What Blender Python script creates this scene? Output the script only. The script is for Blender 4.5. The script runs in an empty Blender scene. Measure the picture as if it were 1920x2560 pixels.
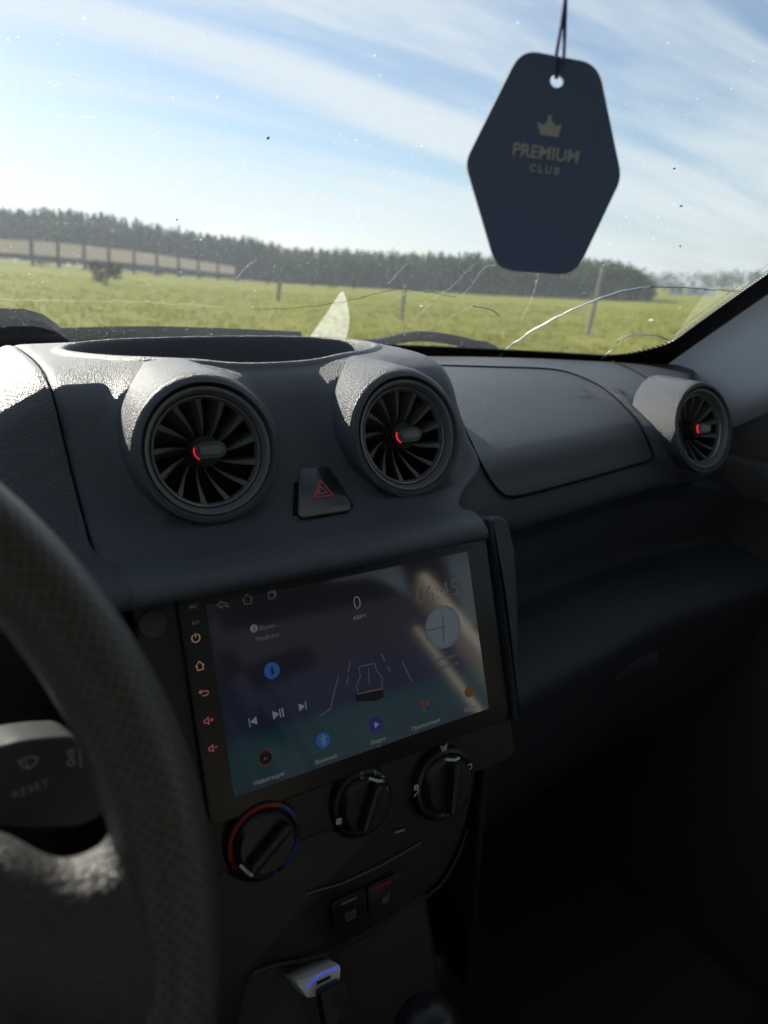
import bpy, bmesh, math, random
from mathutils import Vector, Matrix, noise
from mathutils.bvhtree import BVHTree
from mathutils.geometry import delaunay_2d_cdt
random.seed(7)
scene = bpy.context.scene
R = math.radians
sin, cos, pi = math.sin, math.cos, math.pi

# ------------------------------------------------------------------ camera
YAW, PITCH, ROLL, FPX = R(32.142), R(17.691), R(1.6), 1850.0
CAM = Vector((0, 0, 1.22))
_f = Vector((sin(YAW)*cos(PITCH), cos(YAW)*cos(PITCH), -sin(PITCH)))
_r0 = Vector((cos(YAW), -sin(YAW), 0)); _u0 = _r0.cross(_f)
_r = _r0*cos(ROLL) + _u0*sin(ROLL); _u = -_r0*sin(ROLL) + _u0*cos(ROLL)
camd = bpy.data.cameras.new('camera'); cam = bpy.data.objects.new('camera', camd)
scene.collection.objects.link(cam); scene.camera = cam
cam.matrix_world = Matrix(((_r.x, _u.x, -_f.x, CAM.x), (_r.y, _u.y, -_f.y, CAM.y), (_r.z, _u.z, -_f.z, CAM.z), (0, 0, 0, 1)))
camd.sensor_fit = 'VERTICAL'; camd.sensor_height = 36; camd.lens = 36*FPX/2560
camd.clip_start = 0.02; camd.clip_end = 8000
camd.dof.use_dof = True; camd.dof.focus_distance = 0.60; camd.dof.aperture_fstop = 6.8

# ------------------------------------------------------------------ sky, sun, exposure
SUN_AZ, SUN_EL = R(-12.0), R(30.0)          # azimuth from +Y towards +X
world = bpy.data.worlds.new('World'); scene.world = world; world.use_nodes = True
wt = world.node_tree; wt.nodes.clear()
def wn(t, **kw):
    n = wt.nodes.new(t)
    for k, v in kw.items(): setattr(n, k, v)
    return n
wl = wt.links.new
w_out = wn('ShaderNodeOutputWorld'); w_bg = wn('ShaderNodeBackground'); w_bg.inputs['Strength'].default_value = 0.050
sky = wn('ShaderNodeTexSky', sky_type='NISHITA', sun_disc=False); sky.sun_elevation = SUN_EL; sky.sun_rotation = SUN_AZ
sky.air_density = 1.0; sky.dust_density = 0.5; sky.ozone_density = 3.0; sky.altitude = 100
w_tc = wn('ShaderNodeTexCoord'); w_sep = wn('ShaderNodeSeparateXYZ'); wl(w_tc.outputs['Generated'], w_sep.inputs[0])
w_z = wn('ShaderNodeMath', operation='ADD'); wl(w_sep.outputs['Z'], w_z.inputs[0]); w_z.inputs[1].default_value = 0.22
w_zm = wn('ShaderNodeMath', operation='MAXIMUM'); wl(w_z.outputs[0], w_zm.inputs[0]); w_zm.inputs[1].default_value = 0.05
w_dx = wn('ShaderNodeMath', operation='DIVIDE'); wl(w_sep.outputs['X'], w_dx.inputs[0]); wl(w_zm.outputs[0], w_dx.inputs[1])
w_dy = wn('ShaderNodeMath', operation='DIVIDE'); wl(w_sep.outputs['Y'], w_dy.inputs[0]); wl(w_zm.outputs[0], w_dy.inputs[1])
w_cb = wn('ShaderNodeCombineXYZ'); wl(w_dx.outputs[0], w_cb.inputs[0]); wl(w_dy.outputs[0], w_cb.inputs[1])
w_mp = wn('ShaderNodeMapping'); w_mp.inputs['Rotation'].default_value = (0, 0, R(17)); w_mp.inputs['Scale'].default_value = (0.22, 1.35, 1); wl(w_cb.outputs[0], w_mp.inputs[0])
w_n1 = wn('ShaderNodeTexNoise'); w_n1.inputs['Scale'].default_value = 1.45; w_n1.inputs['Detail'].default_value = 8; w_n1.inputs['Roughness'].default_value = 0.58; w_n1.inputs['Distortion'].default_value = 0.35
wl(w_mp.outputs[0], w_n1.inputs['Vector'])
w_rp = wn('ShaderNodeValToRGB'); w_rp.color_ramp.elements[0].position = 0.36; w_rp.color_ramp.elements[1].position = 0.62
w_rp.color_ramp.elements[0].color = (0, 0, 0, 1); w_rp.color_ramp.elements[1].color = (0.85, 0.85, 0.85, 1); w_rp.color_ramp.interpolation = 'EASE'
wl(w_n1.outputs['Fac'], w_rp.inputs[0])
w_mx = wn('ShaderNodeMix', data_type='RGBA'); wl(w_rp.outputs[0], w_mx.inputs['Factor']); wl(sky.outputs[0], w_mx.inputs['A']); w_mx.inputs['B'].default_value = (7.0, 7.5, 7.8, 1)
wl(w_mx.outputs['Result'], w_bg.inputs['Color']); wl(w_bg.outputs[0], w_out.inputs['Surface'])

sund = bpy.data.lights.new('sun', 'SUN'); sund.energy = 3.6; sund.angle = R(0.53); sund.color = (1.0, 0.93, 0.82)
sun = bpy.data.objects.new('sun', sund); scene.collection.objects.link(sun)
SUNDIR = Vector((sin(SUN_AZ)*cos(SUN_EL), cos(SUN_AZ)*cos(SUN_EL), sin(SUN_EL)))
sun.rotation_euler = SUNDIR.to_track_quat('Z', 'Y').to_euler(); sun.location = (0, 30, 40)
vs = scene.view_settings; vs.view_transform = 'Standard'; vs.look = 'None'; vs.gamma = 1; vs.exposure = 1.22; vs.use_curve_mapping = False
scene.cycles.max_bounces = 7; scene.cycles.transparent_max_bounces = 12; scene.cycles.diffuse_bounces = 4; scene.cycles.glossy_bounces = 3
scene.cycles.use_denoising = True; scene.cycles.caustics_reflective = False; scene.cycles.caustics_refractive = False
scene.cycles.sample_clamp_indirect = 6

# ------------------------------------------------------------------ pixel -> place
def ray(px, py): return _f + _r*((px-960)/FPX) - _u*((py-1280)/FPX)
def at(px, py, depth=None, X=None, Y=None, Z=None):
    d = ray(px, py)
    t = depth if depth is not None else (X-CAM.x)/d.x if X is not None else (Y-CAM.y)/d.y if Y is not None else (Z-CAM.z)/d.z
    return CAM + d*t
def on_plane(px, py, o, n):
    d = ray(px, py); return CAM + d*((o-CAM).dot(n)/d.dot(n))
def on_mesh(px, py, bvh):
    h = bvh.ray_cast(CAM, ray(px, py).normalized())
    return (h[0], h[1]) if h[0] is not None else None

# ------------------------------------------------------------------ materials
def mat(name, base=(.5, .5, .5), rough=.5, metal=0, spec=.5, emit=None, estr=0, bump=None, noise_amt=0, noise_scale=8, transmission=0, coat=0):
    m = bpy.data.materials.new(name); m.use_nodes = True
    nt = m.node_tree; b = nt.nodes['Principled BSDF']
    b.inputs['Base Color'].default_value = (*base, 1); b.inputs['Roughness'].default_value = rough
    b.inputs['Metallic'].default_value = metal; b.inputs['Specular IOR Level'].default_value = spec
    b.inputs['Transmission Weight'].default_value = transmission; b.inputs['Coat Weight'].default_value = coat
    if emit: b.inputs['Emission Color'].default_value = (*emit, 1); b.inputs['Emission Strength'].default_value = estr
    tc = nt.nodes.new('ShaderNodeTexCoord')
    if noise_amt:
        n = nt.nodes.new('ShaderNodeTexNoise'); n.inputs['Scale'].default_value = noise_scale; n.inputs['Detail'].default_value = 6
        nt.links.new(tc.outputs['Object'], n.inputs['Vector'])
        rp = nt.nodes.new('ShaderNodeValToRGB')
        rp.color_ramp.elements[0].position = .3; rp.color_ramp.elements[1].position = .7
        rp.color_ramp.elements[0].color = (*[c*(1-noise_amt) for c in base], 1); rp.color_ramp.elements[1].color = (*[min(1, c*(1+noise_amt)) for c in base], 1)
        nt.links.new(n.outputs['Fac'], rp.inputs[0]); nt.links.new(rp.outputs[0], b.inputs['Base Color'])
    if bump:                                  # (scale per metre, strength, distance, kind)
        sc, st, di, kind = bump
        if kind == 'grain':
            v = nt.nodes.new('ShaderNodeTexVoronoi'); v.inputs['Scale'].default_value = sc; v.feature = 'F1'
            ho = v.outputs['Distance']
            nt.links.new(tc.outputs['Object'], v.inputs['Vector'])
            n2 = nt.nodes.new('ShaderNodeTexNoise'); n2.inputs['Scale'].default_value = sc*2.3; n2.inputs['Detail'].default_value = 2
            nt.links.new(tc.outputs['Object'], n2.inputs['Vector'])
            ad = nt.nodes.new('ShaderNodeMath'); ad.operation = 'ADD'; nt.links.new(v.outputs['Distance'], ad.inputs[0]); nt.links.new(n2.outputs['Fac'], ad.inputs[1]); ho = ad.outputs[0]
        else:
            n2 = nt.nodes.new('ShaderNodeTexNoise'); n2.inputs['Scale'].default_value = sc; n2.inputs['Detail'].default_value = 4
            nt.links.new(tc.outputs['Object'], n2.inputs['Vector']); ho = n2.outputs['Fac']
        bp = nt.nodes.new('ShaderNodeBump'); bp.inputs['Strength'].default_value = st; bp.inputs['Distance'].default_value = di
        nt.links.new(ho, bp.inputs['Height']); nt.links.new(bp.outputs[0], b.inputs['Normal'])
    return m

M = {}
M['dash'] = mat('dash_plastic', (.036, .045, .064), .38, spec=.7, bump=(1000, .9, .0008, 'grain'))
M['dash_leather'] = mat('dash_grained', (.034, .041, .056), .40, spec=.5, bump=(640, .9, .0011, 'grain'))
M['pad'] = mat('dash_pad', (.032, .040, .056), .40, spec=.7, bump=(1000, .85, .0007, 'grain'))
M['black'] = mat('black_plastic', (.018, .018, .019), .5)
M['seam'] = mat('seam_shadow', (.006, .006, .007), .8, spec=.1)
M['gloss'] = mat('gloss_black', (.008, .008, .009), .18)
M['ring'] = mat('vent_ring_plastic', (.12, .13, .15), .36, spec=.5)
M['chrome'] = mat('dark_chrome', (.22, .23, .25), .28, metal=.6)
M['vane'] = mat('vane_plastic', (.085, .088, .095), .4)
M['cavity'] = mat('duct_black', (.006, .006, .006), .7)
M['toggle'] = mat('toggle_plastic', (.05, .052, .058), .4)
M['led'] = mat('red_led', (.3, .01, .01), .4, emit=(1, .02, .04), estr=.32)
M['leddim'] = mat('red_led_dim', (.2, .01, .01), .4, emit=(1, .02, .02), estr=.012)
M['triangle'] = mat('hazard_red', (.35, .035, .035), .5)
M['bezel'] = mat('screen_bezel', (.008, .008, .009), .34, spec=.35)
M['wheel'] = mat('perforated_leather', (.050, .046, .045), .36, spec=.6, bump=(700, .35, .0006, 'grain'))
M['spoke'] = mat('spoke_leather', (.052, .048, .047), .42, spec=.5, bump=(480, .7, .0011, 'grain'))
def perforate(m):
    nt = m.node_tree; b = nt.nodes['Principled BSDF']; L = nt.links.new
    uv = nt.nodes.new('ShaderNodeUVMap'); uv.uv_map = 'rim'; mp = nt.nodes.new('ShaderNodeMapping'); mp.inputs['Rotation'].default_value = (0, 0, R(45)); L(uv.outputs[0], mp.inputs[0])
    v = nt.nodes.new('ShaderNodeTexVoronoi'); v.voronoi_dimensions = '2D'; v.inputs['Scale'].default_value = 310; v.inputs['Randomness'].default_value = .2; L(mp.outputs[0], v.inputs['Vector'])
    mr = nt.nodes.new('ShaderNodeMapRange'); mr.inputs['From Min'].default_value = .13; mr.inputs['From Max'].default_value = .24; L(v.outputs['Distance'], mr.inputs['Value'])
    rp = nt.nodes.new('ShaderNodeValToRGB'); rp.color_ramp.elements[0].color = (.020, .019, .019, 1); rp.color_ramp.elements[1].color = (.058, .052, .050, 1); L(mr.outputs[0], rp.inputs[0]); L(rp.outputs[0], b.inputs['Base Color'])
    sm = nt.nodes.new('ShaderNodeMapRange'); sm.inputs['To Min'].default_value = .05; sm.inputs['To Max'].default_value = .6; L(mr.outputs[0], sm.inputs['Value']); L(sm.outputs[0], b.inputs['Specular IOR Level'])
perforate(M['wheel'])
M['stalk'] = mat('stalk_plastic', (.03, .03, .031), .40)
M['print'] = mat('printed_grey', (.30, .30, .30), .5)
M['printw'] = mat('printed_white', (.75, .75, .70), .5)
M['red'] = mat('dial_red', (.30, .012, .010), .45)
M['blue'] = mat('dial_blue', (.012, .06, .32), .45)
M['knob'] = mat('knob_black', (.012, .012, .013), .38)
M['fresh'] = mat('air_freshener_card', (.125, .175, .370), .55, spec=.35)
M['freshprint'] = mat('air_freshener_print', (.58, .60, .68), .6)
M['cardedge'] = mat('card_edge_paper', (.34, .33, .33), .8)
M['cord'] = mat('elastic_cord', (.08, .08, .30), .7)
M['pillar'] = mat('pillar_fabric', (.70, .76, .85), .62, bump=(900, .25, .0005, 'noise'))
M['frit'] = mat('frit_black', (.006, .006, .007), .35)
M['white_plastic'] = mat('white_plastic', (.86, .87, .88), .35)
M['seat'] = mat('seat_fabric', (.15, .15, .175), .85, bump=(500, .3, .001, 'noise'), noise_amt=.2, noise_scale=60)
M['seat_dark'] = mat('seat_fabric_navy', (.022, .024, .045), .85, bump=(500, .3, .001, 'noise'), noise_amt=.25, noise_scale=40)
M['seat_light'] = mat('seat_fabric_light', (.74, .67, .56), .8, bump=(500, .3, .001, 'noise'))
M['headliner'] = mat('headliner', (.76, .75, .72), .9, noise_amt=.03)
M['door'] = mat('door_trim', (.09, .088, .088), .6, bump=(700, .3, .0006, 'grain'))
M['trim_light'] = mat('pale_rear_trim', (.5, .49, .47), .8, noise_amt=.05)
M['carpet'] = mat('carpet', (.09, .09, .09), .95, bump=(400, .6, .002, 'noise'))
M['paint'] = mat('car_paint', (.35, .36, .37), .3, metal=.5, coat=.5)
M['rubber'] = mat('rubber', (.012, .012, .013), .6, noise_amt=.3, noise_scale=200)
M['crack'] = mat('glass_crack', (.42, .48, .55), .4)
M['crackdark'] = mat('glass_crack_dark', (.05, .05, .05), .4)
M['insect'] = mat('insect', (.03, .025, .02), .8)
M['post'] = mat('weathered_post', (.22, .20, .18), .9, noise_amt=.3, noise_scale=6)
M['panel'] = mat('barrier_panel', (.80, .73, .60), .7, noise_amt=.15, noise_scale=1.2)
M['barrier_post'] = mat('barrier_post', (.05, .055, .05), .8)
M['panel'] = None
M['house'] = mat('house_wall', (.45, .5, .56), .8, noise_amt=.1)
M['roof'] = mat('house_roof', (.16, .17, .2), .8)

def emission_mat(name, col, s):
    m = mat(name, tuple(min(.8, c*.15) for c in col), .4, emit=col, estr=s); return m
M['ui'] = emission_mat('ui_white', (.80, .84, .92), .042)
M['ui_dim'] = emission_mat('ui_grey', (.8, .8, .82), .022)
M['ui_red'] = emission_mat('ui_touch_red', (1, .36, .30), .09)
M['ui_pink'] = emission_mat('ui_touch_pink', (1, .22, .30), .10)
M['ui_amber'] = emission_mat('ui_touch_amber', (1, .62, .42), .085)
M['ui_blue'] = emission_mat('ui_blue', (.05, .25, .85), .055)
M['ui_navy'] = emission_mat('ui_indigo', (.08, .10, .75), .028)
M['ui_orange'] = emission_mat('ui_orange', (.8, .3, .08), .018)
M['ui_green'] = emission_mat('ui_green', (.1, .5, .25), .02)
M['ui_face'] = emission_mat('ui_clock_face', (.42, .50, .62), .045)
M['ui_black'] = mat('ui_black', (.004, .004, .005), .3)
M['ui_ring'] = emission_mat('ui_red_ring', (.8, .1, .08), .03)
M['usb_blue'] = mat('usb_blue_glow', (.03, .05, .6), .4, emit=(.08, .12, 1), estr=.22)

# display: dark wallpaper with a blue-green lower part, its grey foot a painted-in reflection, under mirror-smooth glass
m = mat('display_glass', (.010, .010, .012), .07, spec=.75); M['display'] = m
nt = m.node_tree; b = nt.nodes['Principled BSDF']
tc = nt.nodes.new('ShaderNodeTexCoord'); sp = nt.nodes.new('ShaderNodeSeparateXYZ'); nt.links.new(tc.outputs['Object'], sp.inputs[0])
rp = nt.nodes.new('ShaderNodeValToRGB'); mr = nt.nodes.new('ShaderNodeMapRange')
mr.inputs['From Min'].default_value = 0.0; mr.inputs['From Max'].default_value = .15; nt.links.new(sp.outputs['Y'], mr.inputs['Value'])
cr = rp.color_ramp; cr.elements[0].position = 0; cr.elements[0].color = (.020, .026, .030, 1); cr.elements[1].position = 1; cr.elements[1].color = (.010, .010, .012, 1)
for p, c in ((.18, (.012, .040, .048, 1)), (.30, (.008, .036, .044, 1)), (.36, (.006, .012, .034, 1)), (.5, (.010, .012, .030, 1)), (.62, (.014, .012, .018, 1))):
    e = cr.elements.new(p); e.color = c
nt.links.new(mr.outputs[0], rp.inputs[0]); nt.links.new(rp.outputs[0], b.inputs['Emission Color']); b.inputs['Emission Strength'].default_value = .17; b.inputs['IOR'].default_value = 1.6

# glass
def glass_mat(name, dusty):
    m = bpy.data.materials.new(name); m.use_nodes = True; nt = m.node_tree; nt.nodes.clear(); L = nt.links.new
    def N(t, **k):
        n = nt.nodes.new(t)
        for a, c in k.items(): setattr(n, a, c)
        return n
    out = N('ShaderNodeOutputMaterial'); tr = N('ShaderNodeBsdfTransparent'); tr.inputs[0].default_value = (.96, .985, .98, 1)
    gl = N('ShaderNodeBsdfGlossy'); gl.inputs['Roughness'].default_value = .0
    fr = N('ShaderNodeFresnel'); fr.inputs['IOR'].default_value = 1.33
    fm = N('ShaderNodeMath', operation='MULTIPLY'); L(fr.outputs[0], fm.inputs[0]); fm.inputs[1].default_value = .6
    mx = N('ShaderNodeMixShader'); L(fm.outputs[0], mx.inputs[0]); L(tr.outputs[0], mx.inputs[1]); L(gl.outputs[0], mx.inputs[2])
    last = mx
    if dusty:
        tc = N('ShaderNodeTexCoord')
        sepz = N('ShaderNodeSeparateXYZ'); L(tc.outputs['Object'], sepz.inputs[0])
        low = N('ShaderNodeMapRange'); low.inputs['From Min'].default_value = 1.40; low.inputs['From Max'].default_value = 1.17; low.inputs['To Min'].default_value = .05; low.inputs['To Max'].default_value = 1.0
        L(sepz.outputs['Z'], low.inputs['Value'])
        big = N('ShaderNodeTexNoise'); big.inputs['Scale'].default_value = 6; big.inputs['Detail'].default_value = 4; L(tc.outputs['Object'], big.inputs['Vector'])
        dn = N('ShaderNodeMath', operation='MULTIPLY'); L(low.outputs[0], dn.inputs[0]); L(big.outputs['Fac'], dn.inputs[1])
        def specks(scale, thr, rad):
            v = N('ShaderNodeTexVoronoi'); v.inputs['Scale'].default_value = scale; L(tc.outputs['Object'], v.inputs['Vector'])
            s = N('ShaderNodeSeparateColor'); L(v.outputs['Color'], s.inputs[0])
            # random radius per cell, only some cells carry a speck
            pick = N('ShaderNodeMath', operation='LESS_THAN'); L(s.outputs[0], pick.inputs[0])
            th = N('ShaderNodeMath', operation='MULTIPLY'); L(dn.outputs[0], th.inputs[0]); th.inputs[1].default_value = thr; L(th.outputs[0], pick.inputs[1])
            rr = N('ShaderNodeMath', operation='MULTIPLY_ADD'); L(s.outputs[1], rr.inputs[0]); rr.inputs[1].default_value = rad; rr.inputs[2].default_value = rad*.35
            ins = N('ShaderNodeMath', operation='LESS_THAN'); L(v.outputs['Distance'], ins.inputs[0]); L(rr.outputs[0], ins.inputs[1])
            mu = N('ShaderNodeMath', operation='MULTIPLY'); L(pick.outputs[0], mu.inputs[0]); L(ins.outputs[0], mu.inputs[1])
            op = N('ShaderNodeMath', operation='MULTIPLY'); L(mu.outputs[0], op.inputs[0]); L(s.outputs[2], op.inputs[1])
            return op
        a = specks(150, .8, .13); c = specks(420, 1.7, .20); d = specks(70, .3, .045)
        ad = N('ShaderNodeMath', operation='MAXIMUM'); L(a.outputs[0], ad.inputs[0]); L(c.outputs[0], ad.inputs[1])
        ad2 = N('ShaderNodeMath', operation='MAXIMUM'); L(ad.outputs[0], ad2.inputs[0]); L(d.outputs[0], ad2.inputs[1])
        am = N('ShaderNodeMath', operation='MULTIPLY'); L(ad2.outputs[0], am.inputs[0]); am.inputs[1].default_value = .42
        # even film of dust, thickened and tinted blue to stand in for haze
        film = N('ShaderNodeMath', operation='MULTIPLY_ADD'); L(dn.outputs[0], film.inputs[0]); film.inputs[1].default_value = .050; film.inputs[2].default_value = .010
        tot = N('ShaderNodeMath', operation='MAXIMUM'); L(am.outputs[0], tot.inputs[0]); L(film.outputs[0], tot.inputs[1])
        tl = N('ShaderNodeBsdfTranslucent'); tl.inputs[0].default_value = (.72, .80, .86, 1)
        df = N('ShaderNodeBsdfDiffuse'); df.inputs[0].default_value = (.5, .5, .5, 1)
        dm = N('ShaderNodeMixShader'); dm.inputs[0].default_value = .25; L(tl.outputs[0], dm.inputs[1]); L(df.outputs[0], dm.inputs[2])
        m2 = N('ShaderNodeMixShader'); L(tot.outputs[0], m2.inputs[0]); L(mx.outputs[0], m2.inputs[1]); L(dm.outputs[0], m2.inputs[2]); last = m2
    L(last.outputs[0], out.inputs['Surface'])
    return m
M['glass'] = glass_mat('window_glass', False)
M['windshield'] = glass_mat('dusty_windshield', True)
def dust_mat(name, alpha, scale):
    m = bpy.data.materials.new(name); m.use_nodes = True; nt = m.node_tree; nt.nodes.clear(); L = nt.links.new
    out = nt.nodes.new('ShaderNodeOutputMaterial'); tr = nt.nodes.new('ShaderNodeBsdfTransparent'); tl = nt.nodes.new('ShaderNodeBsdfTranslucent'); tl.inputs[0].default_value = (.8, .82, .8, 1)
    tc = nt.nodes.new('ShaderNodeTexCoord'); n = nt.nodes.new('ShaderNodeTexNoise'); n.inputs['Scale'].default_value = scale; n.inputs['Detail'].default_value = 7; L(tc.outputs['Object'], n.inputs['Vector'])
    mr = nt.nodes.new('ShaderNodeMapRange'); mr.inputs['From Min'].default_value = .3; mr.inputs['From Max'].default_value = .7; mr.inputs['To Min'].default_value = alpha*.75; mr.inputs['To Max'].default_value = alpha*1.3; L(n.outputs['Fac'], mr.inputs['Value'])
    mx = nt.nodes.new('ShaderNodeMixShader'); L(mr.outputs[0], mx.inputs[0]); L(tr.outputs[0], mx.inputs[1]); L(tl.outputs[0], mx.inputs[2]); L(mx.outputs[0], out.inputs['Surface'])
    return m
M['dust'] = dust_mat('dust_film', .24, 120)
M['dust_thin'] = dust_mat('dust_film_thin', .07, 60)
M['pale_streak'] = dust_mat('pale_trace', .07, 300)

# field and leaves
def field_mat():
    m = bpy.data.materials.new('meadow_ground'); m.use_nodes = True; nt = m.node_tree; b = nt.nodes['Principled BSDF']; L = nt.links.new
    tc = nt.nodes.new('ShaderNodeTexCoord'); n1 = nt.nodes.new('ShaderNodeTexNoise'); n1.inputs['Scale'].default_value = .09; n1.inputs['Detail'].default_value = 8; n1.inputs['Roughness'].default_value = .65; L(tc.outputs['Object'], n1.inputs['Vector'])
    rp = nt.nodes.new('ShaderNodeValToRGB'); e = rp.color_ramp.elements; e[0].position = .32; e[0].color = (.125, .145, .010, 1); e[1].position = .68; e[1].color = (.220, .205, .024, 1)
    q = e.new(.5); q.color = (.170, .180, .014, 1)
    L(n1.outputs['Fac'], rp.inputs[0]); L(rp.outputs[0], b.inputs['Base Color']); b.inputs['Roughness'].default_value = .95; b.inputs['Specular IOR Level'].default_value = .1
    n2 = nt.nodes.new('ShaderNodeTexNoise'); n2.inputs['Scale'].default_value = 3.5; n2.inputs['Detail'].default_value = 6; L(tc.outputs['Object'], n2.inputs['Vector'])
    bp = nt.nodes.new('ShaderNodeBump'); bp.inputs['Strength'].default_value = .8; bp.inputs['Distance'].default_value = .15; L(n2.outputs['Fac'], bp.inputs['Height']); L(bp.outputs[0], b.inputs['Normal'])
    return m
M['field'] = field_mat()
def leaf_mat(name, c0, c1, trans=.35):
    m = bpy.data.materials.new(name); m.use_nodes = True; nt = m.node_tree; nt.nodes.clear(); L = nt.links.new
    out = nt.nodes.new('ShaderNodeOutputMaterial'); d = nt.nodes.new('ShaderNodeBsdfDiffuse'); t = nt.nodes.new('ShaderNodeBsdfTranslucent')
    g = nt.nodes.new('ShaderNodeNewGeometry'); rp = nt.nodes.new('ShaderNodeValToRGB'); rp.color_ramp.elements[0].color = (*c0, 1); rp.color_ramp.elements[1].color = (*c1, 1)
    L(g.outputs['Random Per Island'], rp.inputs[0]); L(rp.outputs[0], d.inputs[0]); L(rp.outputs[0], t.inputs[0])
    mx = nt.nodes.new('ShaderNodeMixShader'); mx.inputs[0].default_value = trans; L(d.outputs[0], mx.inputs[1]); L(t.outputs[0], mx.inputs[2]); L(mx.outputs[0], out.inputs['Surface'])
    return m
M['conifer'] = leaf_mat('conifer_needles', (.040, .062, .056), (.070, .100, .075))  # needles paled and blued so distance haze sits in their colour
M['leafy'] = leaf_mat('broad_leaves', (.035, .065, .022), (.085, .115, .035))
M['bush'] = leaf_mat('bush_leaves', (.035, .035, .03), (.08, .06, .05))
M['panel'] = leaf_mat('barrier_translucent_panel', (.50, .46, .41), (.58, .54, .48), .5)
M['grass'] = leaf_mat('grass_blades', (.155, .175, .010), (.26, .24, .03), .5)
M['bark'] = mat('bark', (.06, .05, .04), .9)

# ------------------------------------------------------------------ mesh helpers
def wm(o): return ((wm(o.parent) @ o.matrix_parent_inverse) if o.parent else Matrix.Identity(4)) @ Matrix.LocRotScale(o.location, o.rotation_euler, o.scale)
def link(name, me, material, parent=None, smooth=True, angle=40):
    o = bpy.data.objects.new(name, me); scene.collection.objects.link(o)
    if material is not None:
        me.materials.clear(); me.materials.append(M[material] if isinstance(material, str) else material)
    if smooth:
        me.polygons.foreach_set('use_smooth', [True]*len(me.polygons))
        me.set_sharp_from_angle(angle=R(angle))
    if parent is not None: o.parent = parent; o.matrix_parent_inverse = wm(parent).inverted()
    return o
def from_bm(name, bm, material, parent=None, smooth=True, angle=40, recalc=True):
    if recalc: bmesh.ops.recalc_face_normals(bm, faces=bm.faces)
    me = bpy.data.meshes.new(name); bm.to_mesh(me); bm.free()
    return link(name, me, material, parent, smooth, angle)
def pyd(name, v, f, material, parent=None, smooth=True, angle=40):
    me = bpy.data.meshes.new(name); me.from_pydata([tuple(p) for p in v], [], f); me.update()
    return link(name, me, material, parent, smooth, angle)
def thing(name, label, cat, loc=(0, 0, 0), group=None):
    o = bpy.data.objects.new(name, None); scene.collection.objects.link(o); o.location = loc; o.empty_display_size = .05
    tag(o, label, cat, group); return o
def tag(o, label, cat, group=None):
    o['label'] = label; o['category'] = cat
    if group: o['group'] = group
    return o
def crom(pts, n):
    """Catmull-Rom through pts, n samples in all"""
    pts = [Vector(p) for p in pts]; k = len(pts)-1; out = []
    for i in range(n):
        t = i/(n-1)*k; j = min(int(t), k-1); a = t-j
        p0 = pts[j-1] if j > 0 else pts[j]*2-pts[j+1]; p1 = pts[j]; p2 = pts[j+1]; p3 = pts[j+2] if j+2 <= k else pts[j+1]*2-pts[j]
        out.append(.5*((2*p1)+(p2-p0)*a+(2*p0-5*p1+4*p2-p3)*a*a+(3*p1-p0-3*p2+p3)*a**3))
    return out
def loft_grid(sections, nu, nv):
    rows = [crom(s, nv) for s in sections]
    cols = [crom([rw[j] for rw in rows], nu) for j in range(nv)]
    return [[cols[j][i] for j in range(nv)] for i in range(nu)]
def grid_faces(nu, nv, cu=False, cv=False):
    f = []
    for i in range(nu if cu else nu-1):
        for j in range(nv if cv else nv-1):
            f.append((i*nv+j, ((i+1) % nu)*nv+j, ((i+1) % nu)*nv+(j+1) % nv, i*nv+(j+1) % nv))
    return f
def tube_data(path, rad, n=8, cap=True, up=None):
    path = [Vector(p) for p in path]; V = []; Fc = []
    m = len(path); ref = None
    for i, p in enumerate(path):
        t = (path[min(i+1, m-1)]-path[max(i-1, 0)]).normalized()
        if ref is None:
            ref = Vector(up) if up else (Vector((0, 0, 1)) if abs(t.z) < .9 else Vector((1, 0, 0)))
        a = t.cross(ref).normalized(); bb = a.cross(t).normalized(); ref = bb
        rr = rad[i] if isinstance(rad, (list, tuple)) else rad
        ra, rb = rr if isinstance(rr, tuple) else (rr, rr)
        for k in range(n):
            w = 2*pi*k/n; V.append(p+a*(ra*cos(w))+bb*(rb*sin(w)))
    Fc = grid_faces(m, n, False, True)
    if cap: Fc += [tuple(range(n))[::-1], tuple((m-1)*n+k for k in range(n))]
    return V, Fc
def tube(name, path, rad, material, parent=None, n=8, up=None):
    V, Fc = tube_data(path, rad, n, True, up); return pyd(name, V, Fc, material, parent)
class Frame:
    def __init__(s, o, x, y):
        s.o = Vector(o); s.x = Vector(x).normalized(); s.n = s.x.cross(Vector(y)).normalized(); s.y = s.n.cross(s.x).normalized()
    def p(s, u, v, w=0): return s.o+s.x*u+s.y*v+s.n*w
    def mat(s): return Matrix(((s.x.x, s.y.x, s.n.x, s.o.x), (s.x.y, s.y.y, s.n.y, s.o.y), (s.x.z, s.y.z, s.n.z, s.o.z), (0, 0, 0, 1)))
    def uv(s, px, py, w=0):
        q = on_plane(px, py, s.o+s.n*w, s.n)-s.o; return q.dot(s.x), q.dot(s.y)
def lathe(name, fr, profile, material, parent=None, n=48, a0=0, a1=2*pi, angle=40, axis=None):
    """profile of (radius, w) with w along frame normal"""
    full = abs(a1-a0-2*pi) < 1e-6; m = n if full else n+1; V = []
    for k in range(m):
        w = a0+(a1-a0)*k/n
        for (rr, h) in profile: V.append(fr.p(rr*cos(w), rr*sin(w), 0)+(axis or fr.n)*h)
    return pyd(name, V, grid_faces(m, len(profile), full, False), material, parent, angle=angle)
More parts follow.
